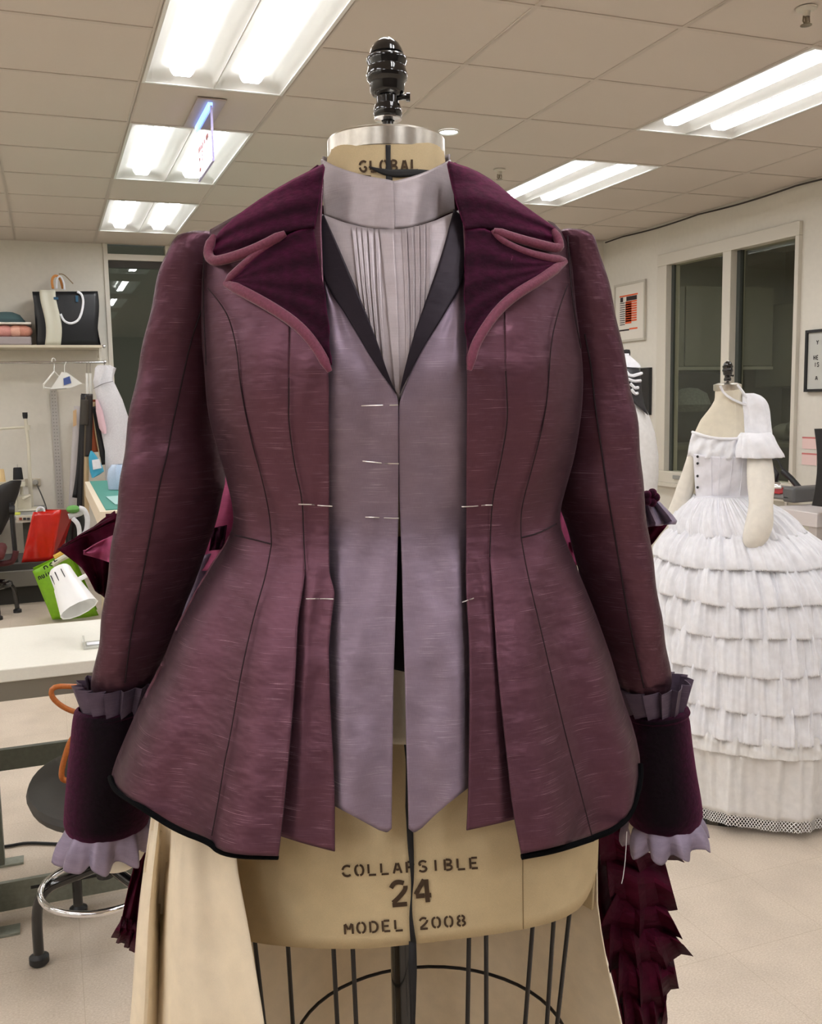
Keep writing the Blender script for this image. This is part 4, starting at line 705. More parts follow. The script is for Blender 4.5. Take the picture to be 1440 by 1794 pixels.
# pressing table, iron, desk, black chair back
GRYC=plain('grey_board_cover',rgb(140,138,136),.8)
t=thing('ironing_board','grey ironing board with a red edge behind the white petticoat','ironing board',(4.25,4.62,0))
M().box2((4.05,4.42,.765),(4.45,5.0,.80)).build('board',GRYC,t,bevel=.015); M().box2((4.045,4.50,.80),(4.3,5.0,.806)).build('red_pad',plain('red_pad',rgb(176,50,54),.8),t,smooth=False)
for s in (-1,1): M().tube([(4.25+s*.15,4.5,.77),(4.25-s*.15,4.95,.02)],.012,8).build('leg',CHR,t)
M().box((4.2,4.44,.80),(.3,.1,.09)).build('end_clamp',plain('clamp_grey',rgb(104,104,104),.5),t,bevel=.015)
t=thing('steam_iron','black and silver steam iron standing on the ironing board','iron',(4.2,4.78,.81))
m=M(); 
for k,(z,sx,sy) in enumerate(((.81,1,1),(.83,.98,.98),(.845,.85,.9))): pass
prof=[(-.12,.0),(-.08,.035),(-.02,.055),(.06,.06),(.11,.055),(.115,0)]
G=np.array([[(4.2+w*s*sc,4.78+u*sc,z) for u,w in prof for s in (1,)]+[(4.2-w*sc,4.78+u*sc,z) for u,w in prof[::-1]] for z,sc in ((.808,1),(.83,1),(.85,.86))]); m.grid(G,cu=True); m.f.append(tuple(range(24,36))); m.build('soleplate_body',CHR,t)
M().tube([(4.2,4.72,.85),(4.2,4.70,.90),(4.2,4.74,.935),(4.2,4.86,.94),(4.2,4.89,.90),(4.2,4.88,.85)],[.02,.016,.016,.018,.02,.022],10).build('handle',BLKP,t)
M().tube([(4.2,4.88,.92),(4.2,4.82,.985),(4.2,4.70,.99),(4.2,4.66,.94),(4.2,4.64,.9)],.006,8).tube([(4.2,4.65,.92),(4.2,4.58,.88),(4.2,4.5,.82)],.018,10).build('cord',BLKP,t)
t=thing('white_desk','white desk end below the ironing board at right edge','desk',(4.3,4.2,0)); WD=plain('white_laminate',rgb(222,214,212),.5)
M().box2((3.9,4.05,.66),(4.6,4.42,.74)).build('top',WD,t,smooth=False,bevel=.004)
for x in (3.95,4.55):
    for y in (4.1,4.37): M().box((x,y,.33),(.06,.06,.66)).build('leg',WD,t,smooth=False)
p=onx((1434,800),3.9); t=thing('desk_chair','black chair back at the right edge below the message board','chair',(3.9,float(p[1])-.15,0))
py=float(p[1]); G=np.array([[(3.9+.3*u,py+.015-.42*math.sin(PI*w)*0-.40*w+.03*math.cos(PI*u)-.03*math.sin(PI*v),.78+.42*v) for u in (0,.5,1) for w in (0,1)] for v in np.linspace(0,1,8)]); M().grid(G[:,[0,1,3,5,4,2]],cu=True).build('backrest',BLKP,t,bevel=.01)
M().tube([(3.9,py-.2,.8),(3.9,py-.25,.45)],.02,8).build('back_post',BLKP,t); M().box((3.9,py-.45,.46),(.42,.42,.06)).build('seat',BLKP,t,bevel=.02); M().lathe([(.03,.43),(.03,.1),(.25,.04),(.25,0)],(3.9,py-.45,0),n=20).build('base',BLKP,t)
# ------------------------------------------------------------------ white dress form in a petticoat
DW=3.2; AW=W(np.array([fpt((1300,1400),DW)[0],DW,0.])); AW=(float(AW[0]),float(AW[1]),0.)
f2=thing('dress_form','cream dress form with padded arms under the white petticoat','dress form',AW)
TB=Body([(668,1252,1297,.042),(700,1251,1303,.045),(714,1243,1318,.05),(735,1226,1332,.06),(760,1214,1338,.078),(790,1208,1333,.092),(815,1213,1322,.088),(845,1217,1318,.08),(868,1220,1316,.076),(900,1212,1326,.09),(960,1205,1335,.1)],D=DW,n=2.0)
M().grid(W(TB.back(684,950,50,28,0.,cover=2*PI-.0001)),flip=True).build('cover',CRM,f2)
pc=W(np.array([fpt((1274,690),DW)[0],DW,0.])); kz=DW/F/4.487*.262*1.03; zt=fpt((1274,672),DW)[2]
M().lathe([(0,zt+.004),(.03,zt+.002),(.045,zt-.003),(.045,zt-.02),(.043,zt-.024)],(pc[0],pc[1],0),n=32).build('neck_cap',ALU,f2)
knob_parts(pc,fpt((1272,632),DW)[2],kz,f2)
m,_=limb([(735,1310,1338,3.17),(750,1306,1344,3.15),(790,1308,1349,3.1),(850,1311,1357,3.03),(880,1313,1354,3.0),(920,1306,1352,2.98),(945,1303,1343,2.97),(956,1306,1334,2.97),(960,1312,1326,2.97)],n=20,wr=.002); m.build('arm',ARMC,f2)
m,_=limb([(770,1208,1240,3.2),(800,1203,1232,3.21),(830,1195,1224,3.22),(870,1180,1213,3.23),(900,1168,1204,3.25),(915,1164,1196,3.25)],n=20,wr=.002); m.build('arm',ARMC,f2)
M().lathe([(.014,.06),(.014,.9)],(pc[0],pc[1],0),n=16).build('pole',BLKM,f2); M().lathe([(0,.05),(.24,.04),(.25,0),(0,0)],(pc[0],pc[1],0),n=32).build('base',BLKM,f2)
ch=thing('chemise','white off the shoulder chemise with ruffled sleeve on the cream form','blouse',AW)
ga=lambda s,t:.0035*np.sin(46*s+3*t)+.003*np.sin(23*s+9*t)
panel(TB,[(1213,756),(1207,778),(1204,800)],[(1341,757),(1344,780),(1346,800)],[(1213,756),(1250,768),(1300,768),(1341,757)],[(1204,800),(1260,806),(1346,800)],off=.010,relief=ga,nu=80,nv=16,m=None).build('bodice',WHT,ch,thick=.002)
cord(TB,[(1213,757),(1250,769),(1300,769),(1341,758)],.014,.005,60).build('neck_frill',WHT,ch)
m,G_=limb([(689,1300,1320,3.17),(693,1300,1331,3.17),(699,1300,1338,3.165),(708,1300,1343,3.16),(722,1302,1346,3.16),(750,1303,1348,3.14),(762,1303,1349,3.13),(772,1304,1350,3.12)],n=60,sub=5,wr=.0,caps=(True,False)); V=m.v[0]; c_=V.mean(0); nn=60; rows_=V.reshape(-1,nn,3); cc=rows_.mean(1,keepdims=True); an=np.arange(nn)*2*PI/nn; tt=np.linspace(0,1,len(rows_))[:,None]
rows_=cc+(rows_-cc)*(1+(.05+.08*tt)*np.sin(an*9+2*np.sin(an*2)+3*tt))[...,None]; m.v[0]=rows_.reshape(-1,3); m.build('sleeve',WHT,ch,thick=.0015)
m,G_=limb([(757,1298,1347,3.12),(764,1293,1353,3.11),(774,1291,1357,3.1),(786,1289,1363,3.1),(794,1288,1367,3.1),(801,1288,1368,3.1)],n=90,sub=4,caps=(False,False)); rows_=m.v[0].reshape(-1,90,3); cc=rows_.mean(1,keepdims=True); an=np.arange(90)*2*PI/90; tt=np.linspace(0,1,len(rows_))[:,None]
rows_=cc+(rows_-cc)*(1+(.02+.06*tt)*np.sin(an*13+2*np.sin(an*2)+2*tt)+.02*np.sin(7*tt+an*3))[...,None]; m.v[0]=rows_.reshape(-1,3); m.build('sleeve_frill',WHT,ch,thick=.0015)
for pts in ([(1262,676),(1268,690),(1290,704),(1318,712)],[(1292,674),(1304,690),(1318,711)]):
    P=[fpt(q,3.2-.055) for q in poly(pts,24,1)]; M().tube(W(np.array(P)),.004,6).build('tie_cord',WHT,ch)
co=thing('corset','white boned corset with dark studs worn over the chemise','corset',AW)
panel(TB,[(1214,795),(1217,845),(1219,872)],[(1324,797),(1320,845),(1318,872)],[(1214,795),(1260,802),(1324,797)],None,off=.012,relief=lambda s,t:.0015*np.sin(18*s)+.002*np.sin(13*t+9*s),nu=40,nv=24).build('body',CORS,co,thick=.003)
for x0,x1 in ((1246,1247),(1262,1258),(1284,1277),(1302,1296)): cord(TB,[(x0,800),((x0+x1)/2,835),(x1,870)],.0145,.0013,20,smooth=0,k=6).build('boning_seam',CORS,co)
for v in (800,812,834,854): P=W(TB.hit(np.array([(1222.,v)]),np.array([.016])))[0]; M().lathe([(.0045*math.sin(a),.0045*math.cos(a)) for a in np.linspace(0,PI,6)],P,n=8).build('stud',BLKP,co)
pt=thing('petticoat','white petticoat of scalloped ruffle tiers on the cream form','petticoat',AW)
vt=[872,948,1004,1068,1125,1191,1257,1311,1335]; vr=[50,112,143,163,171,176,179,181,181]; vc=[1267,1291,1300,1308,1311,1313,1314,1314,1314]
fz=lambda v,r,xc:fpt((xc,v),DW-r*DW/F)[2]
def tier(v0,v1,i0,i1,ex,ng,amp,seed,mat,name,scal=.005,nv=14,wav_=.25):
    r=random.Random(seed); k=ng*24; an=np.arange(k)*2*PI/k; rp0=np.interp(v0,vt,vr); rp1=np.interp(v1,vt,vr)+ex; x0,x1=np.interp(v0,vt,vc),np.interp(v1,vt,vc)
    z0,z1=fz(v0,rp0,x0),fz(v1,rp1,x1); p=[r.uniform(0,6) for _ in range(6)]; G=[]
    mod=1.3*np.sin(an*3+p[0])+.9*np.sin(an*7+p[1])+.5*np.sin(an*13+p[2]); sh=1-np.abs(np.sin(an*ng*4.))
    big=np.sin(an*ng*.5+mod); fine=np.sin(an*ng*1.5+2*mod+p[3])+.6*np.sin(an*ng*2.5+p[4]+mod)
    for j in range(nv):
        t=j/(nv-1); R=(rp0+(rp1-rp0)*(1-(1-t)**1.8))*DW/F
        rr=R+amp*(.12+.88*t**.8)*big+amp*(.42-.25*t)*fine*min(1,t*4+.25)+.0025*np.sin(an*23+11*t+p[5])*math.sin(PI*t)
        c=fpt((x0*(1-t)+x1*t,(v0+v1)/2),DW)[0]; z=z0+(z1-z0)*t+amp*wav_*t*big+(scal*sh*(t>.97))+.004*t*np.sin(an*5+p[1])
        G.append(np.stack([c+rr*np.cos(an),DW-rr*np.sin(an),z+0*an],1))
    return M().grid(W(np.array(G)),cu=True).build(name,mat,pt,thick=.0012)
panel(TB,[(1216,869),(1214,882)],[(1317,869),(1319,882)],off=.016,nu=24,nv=4).build('waistband',CORS,pt,thick=.003)
for k in range(8):
    tier(vt[k]-(0 if k==0 else 16),vt[k+1],k,k+1,6 if k else 0,[46,42,46,48,50,52,54,56][k],[.008,.010,.011,.011,.011,.011,.011,.008][k],k+5,WHT if k!=7 else WHT2,'ruffle_tier')
hm=tier(1326,1440,0,0,-4,26,.017,33,WHT2,'hem_flounce',scal=0,wav_=.35)
# openwork lace at the hem: a lattice of crossing threads
hg=np.array([v.co for v in hm.data.vertices]).reshape(14,-1,3)+np.array(AW); bot,prev=hg[-1],hg[-2]; dn=(bot-prev); dn/=np.linalg.norm(dn,axis=1)[:,None]
m=M(); K=len(bot); nl=220
def at_(u): i=int(u)%K; f_=u-int(u); return bot[i]*(1-f_)+bot[(i+1)%K]*f_
for q in range(nl):
    for sgn in (1,-1):
        ps=[]
        for st in range(5):
            u=(q*K/nl+sgn*st*K/nl*.6)%K; ps.append(at_(u)+np.array([0,0,-.0085*st]))
        ps=np.array(ps); w=.0022; m.grid(np.stack([ps+np.array([0,0,w]),ps-np.array([0,0,w])],1))
o=m.build('eyelet_lace',WHT2,pt,smooth=False,fixn=False); o['kind']='stuff'
# white form behind the right sleeve
DB=5.35; f3=thing('dress_form','white padded form half hidden behind the right sleeve','dress form',tuple(float(x) for x in W(np.array([fpt((1085,900),DB)[0],DB,0.]))))
WB_=Body([(622,1078,1098,.03),(640,1062,1118,.06),(662,1046,1122,.1),(700,1040,1124,.12),(730,1036,1138,.14),(760,1032,1148,.15),(800,1028,1154,.16),(835,1027,1154,.16),(870,1030,1150,.16),(900,1036,1140,.15)],D=DB,n=2.0)
M().grid(W(WB_.back(640,890,50,32,0,cover=2*PI-.0001)),flip=True).build('cover',WHT2,f3)
M().grid(W(WB_.back(627,652,12,32,.012,cover=2*PI-.0001)),flip=True).build('shoulder_cloth',WHT,f3)
cx3=fpt((1089,620),DB)[0]; pc3=W(np.array([cx3+.025,DB,0])); M().lathe([(0,fpt((1090,612),DB)[2]),(.02,fpt((1090,613),DB)[2]),(.024,fpt((1090,618),DB)[2]),(.02,fpt((1090,630),DB)[2])],(pc3[0],pc3[1],0),n=16).build('knob',BLKP,f3)
M().lathe([(.014,.0),(.014,1.0)],(pc3[0],pc3[1],0),n=12).lathe([(0,.05),(.22,.04),(.22,0)],(pc3[0],pc3[1],0),n=24).build('pole',BLKM,f3)
SCF=plain('black_scarf',rgb(44,44,48),.4,noise=.3,nscale=30)
sc=thing('black_scarf','black and white striped scarf draped on the white padded form','scarf',tuple(ORG[f3.name]))
panel(WB_,[(1090,642),(1090,690)],[(1122,645),(1126,700),(1136,727)],None,[(1090,690),(1112,706),(1136,727)],off=.02,nu=12,nv=12).build('cloth',SCF,sc,thick=.004)
for pts in ([(1096,650),(1104,660),(1124,654)],[(1100,664),(1110,668),(1122,667)],[(1104,672),(1112,680),(1118,679)],[(1106,682),(1112,690),(1117,689)]): cord(WB_,pts,.024,.009,12,smooth=1,k=6).build('stripe',WHT,sc)
# ------------------------------------------------------------------ left side of the workroom
def wp(p,y): return ony(p,y)
def wquad(pts,y): return np.array([ony(p,y) for p in pts])
GRN=plain('table_steel',rgb(98,102,92),.5,.3,noise=.1,nscale=14); GRNL=plain('table_steel_light',rgb(138,142,130),.5,.3,noise=.12,nscale=14)
t=thing('work_table','white topped work table on a grey green steel frame','table',(-.5,2.85,0))
M().box2((-1.6,2.6,.695),(.26,3.1,.73)).build('top',plain('table_top',rgb(232,230,218),.45,noise=.02,nscale=30),t,smooth=False,bevel=.003)
M().box2((-1.58,2.605,.645),(.24,2.64,.695)).box2((-1.58,3.06,.645),(.24,3.1,.695)).build('apron',plain('apron_grey',rgb(134,130,120),.4,.5),t,smooth=False)
for x in (-.215,-1.5):
    for y in (2.64,3.06):
        lg=M().box2((x-.03,y-.02,.0),(x+.012,y+.02,.645)).box2((x-.03,y-.02,0),(x-.026,y+.06,.645)).build('leg',GRN,t,smooth=False); M().box((x+.02,y,.004),(.09,.05,.006)).build('foot_plate',GRNL,lg,smooth=False)
M().box2((-1.5,3.05,.30),(.22,3.07,.365)).build('stretcher',GRN,t,smooth=False)
m=M().box2((-.24,2.72,.02),(.25,2.735,.10)); m.build('floor_channel',GRNL,t,smooth=False); M().box2((-.12,2.716,.072),(-.03,2.7205,.079)).box2((.0,2.716,.072),(.08,2.7205,.079)).build('channel_slots',BLKP,t,smooth=False)
for yy in (2.68,3.02): M().box((.215,yy,.35),(.04,.04,.6)).build('leg',GRN,t,smooth=False)
p=wp((155,1130),2.78); t=thing('pin_tray','small clear tray with white label on the table edge','tray',(.09,2.78,.73)); M().box2((.055,2.72,.7305),(.16,2.8,.734)).box2((.055,2.72,.734),(.06,2.8,.752)).build('tray',plain('clear_tray',rgb(205,205,195),.2),t,smooth=False); M().box2((.065,2.745,.735),(.16,2.775,.737)).build('label_strip',WHT,t,smooth=False)
# task lamp clipped to the table
t=thing('task_lamp','white slotted task lamp shade tipped over the work table','lamp',(.27,2.9,.73)); LW=plain('lamp_white',rgb(240,240,238),.35)
a0,a1=wp((103,996),2.93),wp((139,1067),2.86); ax=(a1-a0)/np.linalg.norm(a1-a0); Ls=np.linalg.norm(a1-a0); px_=2.95/F
M().lathe([(0,0),(15*px_,.0),(18*px_,.008),(21*px_,Ls*.40),(22.5*px_,Ls*.43),(31*px_,Ls*.98),(32*px_,Ls),(30*px_,Ls*.985),(21*px_,Ls*.5),(0,Ls*.45)],a0,ax,n=12).build('shade',LW,t)
fwd=np.array([-SY,-CY,0]); sd=np.cross(ax,fwd); sd/=np.linalg.norm(sd); no=np.cross(sd,ax); no*=np.sign(no@fwd)
for k in (-1,0,1): c=a0+ax*Ls*.23+(no*math.cos(k*.55)+sd*math.sin(k*.55))*(19.6*px_); sd2=sd*math.cos(k*.55)-no*math.sin(k*.55); M().box(c,(.0022,.030,.0022),np.array([sd2,ax,np.cross(sd2,ax)])).build('slot',BLKP,t,smooth=False)
M().tube([a0+ax*Ls*.42,a0+ax*Ls*.3+np.array([.1,.02,.025]),(.25,2.95,1.0),(.26,2.98,.74)],.007,8).build('arm',LW,t); M().lathe([(0,.03),(.06,.025),(.065,0),(0,0)],(.26,2.98,.7302),n=20).build('base',LW,t)
# stool and the tan bag on it
t=thing('work_stool','black work stool with a chrome foot ring under the left cuff','stool',(.06,2.43,0)); SEATM=plain('stool_vinyl',rgb(52,51,49),.5,bmp=.15,nscale=8)
G=np.array([[(.07+.175*r*math.cos(a),2.45+.235*r*math.sin(a),.445+h+.012*math.sin(a)) for a in np.arange(36)*2*PI/36] for r,h in ((0.001,-.03),(.7,-.03),(.96,-.02),(1,-.002),(.97,.012),(.8,.016),(.4,.006),(.001,.004))]); M().grid(G,cu=True).build('seat',SEATM,t)
M().lathe([(.022,.2),(.022,.42)],(.07,2.45,0),n=16,cap=True).build('column',BLKP,t)
ring=[(.06+.145*math.cos(a),2.385+.145*math.sin(a),.215) for a in np.arange(48)*2*PI/48]; M().tube(ring,.0085,10,close=True).build('foot_ring',CHR,t)
for fx,fy in ((-.10,2.45),(.0,2.66),(.24,2.62),(.2,2.24)):
    c=np.array([.07,2.45,0]); d=np.array([fx,fy,0])-c; lg=M().tube(poly([c+np.array([0,0,.235]),c+d*.45+np.array([0,0,.215]),c+d*.85+np.array([0,0,.2]),c+d+np.array([0,0,.15]),c+d+np.array([0,0,.03])],24,2),.0135,10).build('leg',BLKM,t); M().lathe([(.008,.045),(.012,.03),(.024,.022),(.024,.006),(.018,0)],c+d,n=16,cap=True).build('foot',BLKP,lg)
TAN=plain('tan_leather',rgb(176,98,40),.42,noise=.12,nscale=40)
t=thing('leather_bag','bag with tan leather handles standing on the stool behind the cuff','bag',(.12,2.5,.47))
G=np.array([[(.13+w*.09*math.cos(a),2.52+.07*math.sin(a),.476+h) for a in np.arange(24)*2*PI/24] for w,h in ((.01,0),(.95,0),(1,.02),(.95,.1),(.8,.16),(.01,.17))]); M().grid(G,cu=True).build('body',plain('bag_canvas',rgb(70,50,40),.8),t)
h=lambda pts,y:np.array([ony(q,y) for q in poly(pts,30,2)])
M().tube(h([(175,1206),(120,1202),(92,1203),(88,1218),(105,1236),(130,1248),(175,1255)],2.5),.0068,10).build('handle',TAN,t); M().tube(h([(150,1275),(126,1290),(112,1330),(106,1362),(116,1369),(126,1366)],2.42),[.0072]*30,10).build('handle',TAN,t)
o=M().tube([ony(q,3.0) if False else onz(q,.006) for q in poly([(-20,1486),(18,1482),(45,1476),(90,1478),(140,1480),(200,1476)],30,2)],.005,8).build('power_cable',BLKP,None,loc=onz((60,1478),.0)); tag(o,'black cord lying on the floor below the work table','cord')
# cutting table with green mat
t=thing('cutting_table','pale cutting table with a green mat top by the back window','table',(.9,5.7,0)); TW=plain('cutting_table_side',rgb(226,212,188),.6)
M().box2((.205,4.72,.80),(1.6,6.66,.895)).build('top',TW,t,smooth=False); M().box2((.235,4.78,.895),(1.56,6.62,.9)).build('green_mat',plain('green_mat',rgb(62,140,126),.6),t,smooth=False); M().box2((.26,4.85,.0),(1.5,6.5,.8)).build('cabinet_base',TW,t,smooth=False)
o=M().add(wquad([(166,872),(200,866),(205,890),(176,888)],5.2),[(0,1,2,3)]).build('paper_pattern',plain('tissue',rgb(160,200,196),.7),None,smooth=False,thick=.002,loc=(.27,5.2,.9)); 
o.data.vertices.foreach_set('co',np.array([(x,y,.003) for x,y in ((0,.2),(.3,.3),(.3,-.4),(.02,-.25))],float).ravel()); tag(o,'pale tissue pattern piece lying on the green mat','paper')
t=thing('plastic_bag','clear blue tinted plastic bag standing on the green mat','bag',(.36,5.9,.9))
G=np.array([[(.385+r*.07*math.cos(a)+.008*math.sin(5*a+9*h),5.9+r*.08*math.sin(a),.902+h*.72) for a in np.arange(24)*2*PI/24] for r,h in ((.01,0),(1,.0),(1.05,.08),(.9,.16),(.6,.2),(.3,.2))]); M().grid(G,cu=True).build('sack',plain('blue_poly',rgb(170,190,215),.3,noise=.15,nscale=60),t)
# wall shelf, rod and what hangs from it
SH=plain('shelf_cream',rgb(206,196,174),.5)
t=thing('wall_shelf','cream wall shelf with chrome hanging rail on the back wall','shelf',(-.5,8.4,1.86)); M().box2((-2.2,8.24,1.862),(.445,8.585,1.882)).build('board',SH,t,smooth=False)
M().tube([(-2.2,8.27,1.745),(.455,8.27,1.745)],.011,10).build('hanging_rail',CHR,t)
for x in (.43,-.9,-2.1): M().tube([(x,8.27,1.86),(x,8.27,1.745)],.009,8).tube([(x,8.58,1.8),(x,8.27,1.85)],.008,6).build('bracket',WHITEP,t)
for z in (1.745,1.872): M().lathe([(0,-.012),(.013,-.01),(.015,0),(.013,.01),(0,.012)],(.462,8.262,z),(1,0,0),12).build('end_cap',CHR,t)
t=thing('storage_box','clear storage box of folded pastel cloth on the wall shelf','box',(-.25,8.42,1.882)); CLR=plain('clear_box',rgb(170,160,160),.25)
M().box2((-.46,8.28,1.883),(-.085,8.56,1.95)).build('box',CLR,t,bevel=.012); M().box2((-.47,8.27,2.045),(-.08,8.57,2.062)).build('lid',plain('box_lid',rgb(238,232,222),.4),t,bevel=.006)
for k,(x,c) in enumerate(((-.40,(226,190,120)),(-.28,(224,160,152)),(-.19,(232,180,160)),(-.145,(214,150,130)))): M().lathe([(.075*math.sin(a),.05*math.cos(a)) for a in np.linspace(0,PI,9)],(x,8.35,1.995),n=14).build('folded_cloth',plain('cloth_%d'%k,rgb(*c),.9,noise=.1,nscale=30),t)
t=thing('knit_cap','teal grey knit cap on the storage box lid','hat',(-.25,8.4,2.062)); M().lathe([(.13,0),(.125,.03),(.1,.065),(.05,.085),(0,.09)],(-.26,8.4,2.0622),n=20).build('crown',plain('teal_knit',rgb(78,104,106),.9,noise=.2,nscale=120),t); M().lathe([(.134,0),(.137,.012),(.132,.024)],(-.26,8.4,2.0622),n=20).build('brim',plain('teal_knit_dark',rgb(66,88,92),.9),t)
t=thing('tote_bag','black and white tote bag with white strap on the wall shelf','bag',(.2,8.4,1.882)); BKF=plain('black_tote',rgb(20,22,26),.35); 
zb=1.883; P=lambda x,y,z:(x,y,z)
M().grid(np.array([[P(-.045+.005*math.sin(6*v),8.26+.28*u*.0,zb+.43*v) if False else P(x+(.012*math.sin(5*v+x*9)),8.27-.012*math.sin(PI*v),zb+(.425+.03*(x-.2))*v) for x in np.linspace(-.045,.432,14)] for v in np.linspace(0,1,12)]),flip=True).build('front_panel',BKF,t,thick=.004)
M().grid(np.array([[P(x,8.5-.02*math.sin(PI*v),zb+.42*v) for x in np.linspace(-.05,.43,8)] for v in np.linspace(0,1,6)])).build('back_panel',BKF,t,thick=.004)
for x in (-.047,.44): M().grid(np.array([[P(x+.02*math.sin(PI*v)*(1 if x<0 else -1),8.272+.226*u,zb+.41*v) for u in np.linspace(0,1,4)] for v in np.linspace(0,1,6)])).build('gusset',BKF,t,thick=.003)
M().grid(np.array([[P(.012+.12*u+.016*math.sin(5*v),8.264-.012*math.sin(PI*v)-.006*math.sin(3*u*PI),zb+.432*v) for u in np.linspace(0,1,8)] for v in np.linspace(0,1,14)]),flip=True).build('white_stripe',plain('tote_white',rgb(212,210,192),.4),t,thick=.003)
hl=lambda pts,y:np.array([ony(q,y) for q in poly(pts,26,2)])
def strap(pts,y,w,mat,name,par,dx=(1,0,0)):
    P_=hl(pts,y); T=np.gradient(P_,axis=0); T/=np.linalg.norm(T,axis=1)[:,None]; N=np.cross(T,np.array([0,1.,0])); N/=np.linalg.norm(N,axis=1)[:,None]
    return M().grid(np.stack([P_-N*w,P_+N*w],1)).build(name,mat,par,thick=.004,fixn=False)
strap([(135,511),(143,514),(147,530),(140,560),(125,568),(112,563),(106,550)],8.245,.009,WHT,'handle',t); strap([(93,506),(90,490),(97,481),(106,488),(110,506)],8.4,.01,plain('strap_lining',rgb(222,150,80),.7),'handle',t); strap([(99,506),(99,488),(106,482),(112,495),(113,508)],8.38,.007,WHT,'handle',t); strap([(103,480),(112,480),(128,497)],8.42,.004,plain('thin_strap',rgb(150,130,100),.7),'handle',t)
M().box((.117,8.25,2.25),(.035,.004,.02)).box((.275,8.25,2.25),(.02,.004,.05)).build('blue_print',plain('blue_print',rgb(30,80,110),.6),t,smooth=False)
# hangers
HW=plain('white_hanger',rgb(236,234,226),.4)
def hanger(x,y,z,w,yaw,label,tri=True):
    t=thing('clothes_hanger',label,'hanger',(x,y,z),'white hangers on the rail'); c,s=math.cos(yaw),math.sin(yaw); q=lambda u,zz:(x+u*c,y+u*s,z+zz)
    M().tube([q(.0+.022*math.cos(a),.0+.022*math.sin(a)-.0) for a in np.linspace(PI*1.1,-.35*PI,14)]+[q(.0,-.06),q(0,-.09)],.0045,8).build('hook',HW,t); M().tube([q(0,-.085),q(w,-.19),q(w*.98,-.215),q(0,-.222),q(-w*.98,-.215),q(-w,-.19),q(0,-.085)],.007,8).build('frame',HW,t); return t
hanger(.07,8.27,1.757,.14,.9,'empty white plastic hanger on the rail left of the tagged one')
t=thing('clothes_hanger','white hanger with padded card and blue printed tag','hanger',(.19,8.2,1.66),'white hangers on the rail'); q=wquad([(88,682),(108,652),(118,653),(144,672),(124,679)],8.2); M().add(q,[(0,1,2,3,4)]).build('shoulder_card',HW,t,smooth=False,thick=.006)
qq=wquad([(111,663),(122,659),(125,671),(112,675)],8.19); M().add(qq,[(0,1,2,3)]).build('printed_tag',plain('tag_blue',rgb(70,90,150),.6,noise=.5,nscale=90),t,smooth=False,thick=.002); M().tube([ony((113,653),8.2),ony((113,640),8.23),ony((116,634),8.26)],.003,6).build('hook',HW,t)
for k,(x,x2,v) in enumerate(((152,156,652),(158,164,652))):
    t=thing('clothes_hanger',('white hanger end on holding belts, left of a pair','white hanger end on holding belts, beside the garment bag')[k],'hanger',ony((x,655),8.2),'white hangers on the rail'); M().tube([ony((x,634),8.27),ony((x,656),8.22)],.003,6).build('hook',CHR,t); M().tube(hl([(x,654),(x+1,690),(x2,720),(x2+1,724)],8.2),.011,8).build('frame',HW,t)
# belts and ribbons
for k,(pts,w,c,l) in enumerate([([(146,692),(143,760),(138,830),(131,872)],.02,(34,32,34),'leftmost black studded belt hanging under the rail'),([(150,690),(147,780),(143,870),(141,912)],.034,(26,24,26),'wide black belt hanging to the floor bags'),([(153,695),(150,780),(147,900)],.014,(92,80,60),'olive brown belt with pale studs'),
    ([(160,700),(162,750),(165,792)],.032,(150,70,30),'rust brown suede belt hanging in the cluster'),([(164,704),(169,760),(177,800)],.013,(206,180,140),'tan leather strap beside the rust belt'),([(166,712),(174,760),(183,814)],.022,(20,18,20),'black ribbon behind the blue bag'),([(169,722),(178,760),(187,778)],.013,(18,16,18),'short black ribbon in front of the garment bag'),([(152,800),(151,850),(153,915)],.018,(196,170,130),'pale tan belt end beside the cutting table'),
    ([(157,690),(157,740),(155,800)],.024,(40,32,28),'dark brown strap in the middle of the belt cluster'),([(148,700),(149,720),(147,745)],.03,(60,54,46),'grey brown belt loop at the top of the cluster')]):
    o=strap(pts,8.12-.012*k,w,plain('belt_%d'%k,rgb(*c),.5,noise=.1,nscale=40),'belt',None); o.location=(0,0,0); tag(o,l,'belt','belts hanging from the rail')
    me=o.data; c0=sum((v.co for v in me.vertices),Vector())/len(me.vertices); me.transform(Matrix.Translation(-c0)); o.location=c0
t=thing('card_roll','tall pale roll of paper leaning beside the belts','roll',ony((132,880),8.4)); M().tube([ony((137,712),8.45),ony((127,895),8.4)],.035,14).build('roll',plain('paper_roll',rgb(206,200,200),.7),t); M().add(wquad([(128,720),(134,717),(134,745),(128,748)],8.39),[(0,1,2,3)]).build('kraft_tag',plain('kraft',rgb(222,186,140),.8),t,smooth=False,thick=.002)
t=thing('garment_bag','translucent white garment bag hanging at the end of the rail','garment bag',ony((195,830),8.1)); GB=plain('garment_poly',rgb(224,222,226),.4,noise=.06,nscale=18)
def sack(rows,y,mat,name,par,depth=.05,n=20,wr=.008):
    G=[]
    for v,a,b in rows:
        p,q=ony((a,v),y),ony((b,v),y); c=(p+q)/2; r=(q-p)[0]/2; G.append([(c[0]+r*math.cos(t_)+wr*math.sin(3*t_+v*.07),y+depth*math.sin(t_)+wr*math.sin(5*t_+v*.05),c[2]) for t_ in np.arange(n)*2*PI/n])
    return M().grid(np.array(G),cu=True).build(name,mat,par)
sack([(640,172,192),(645,168,202),(664,165,197),(668,164,198),(700,168,216),(740,176,226),(790,182,226),(840,186,226),(842,200,210)],8.05,GB,'bag',t); M().tube(hl([(164,681),(180,672),(198,668)],7.99),.003,6).build('tie_string',plain('grey_string',rgb(120,118,118),.8),t)
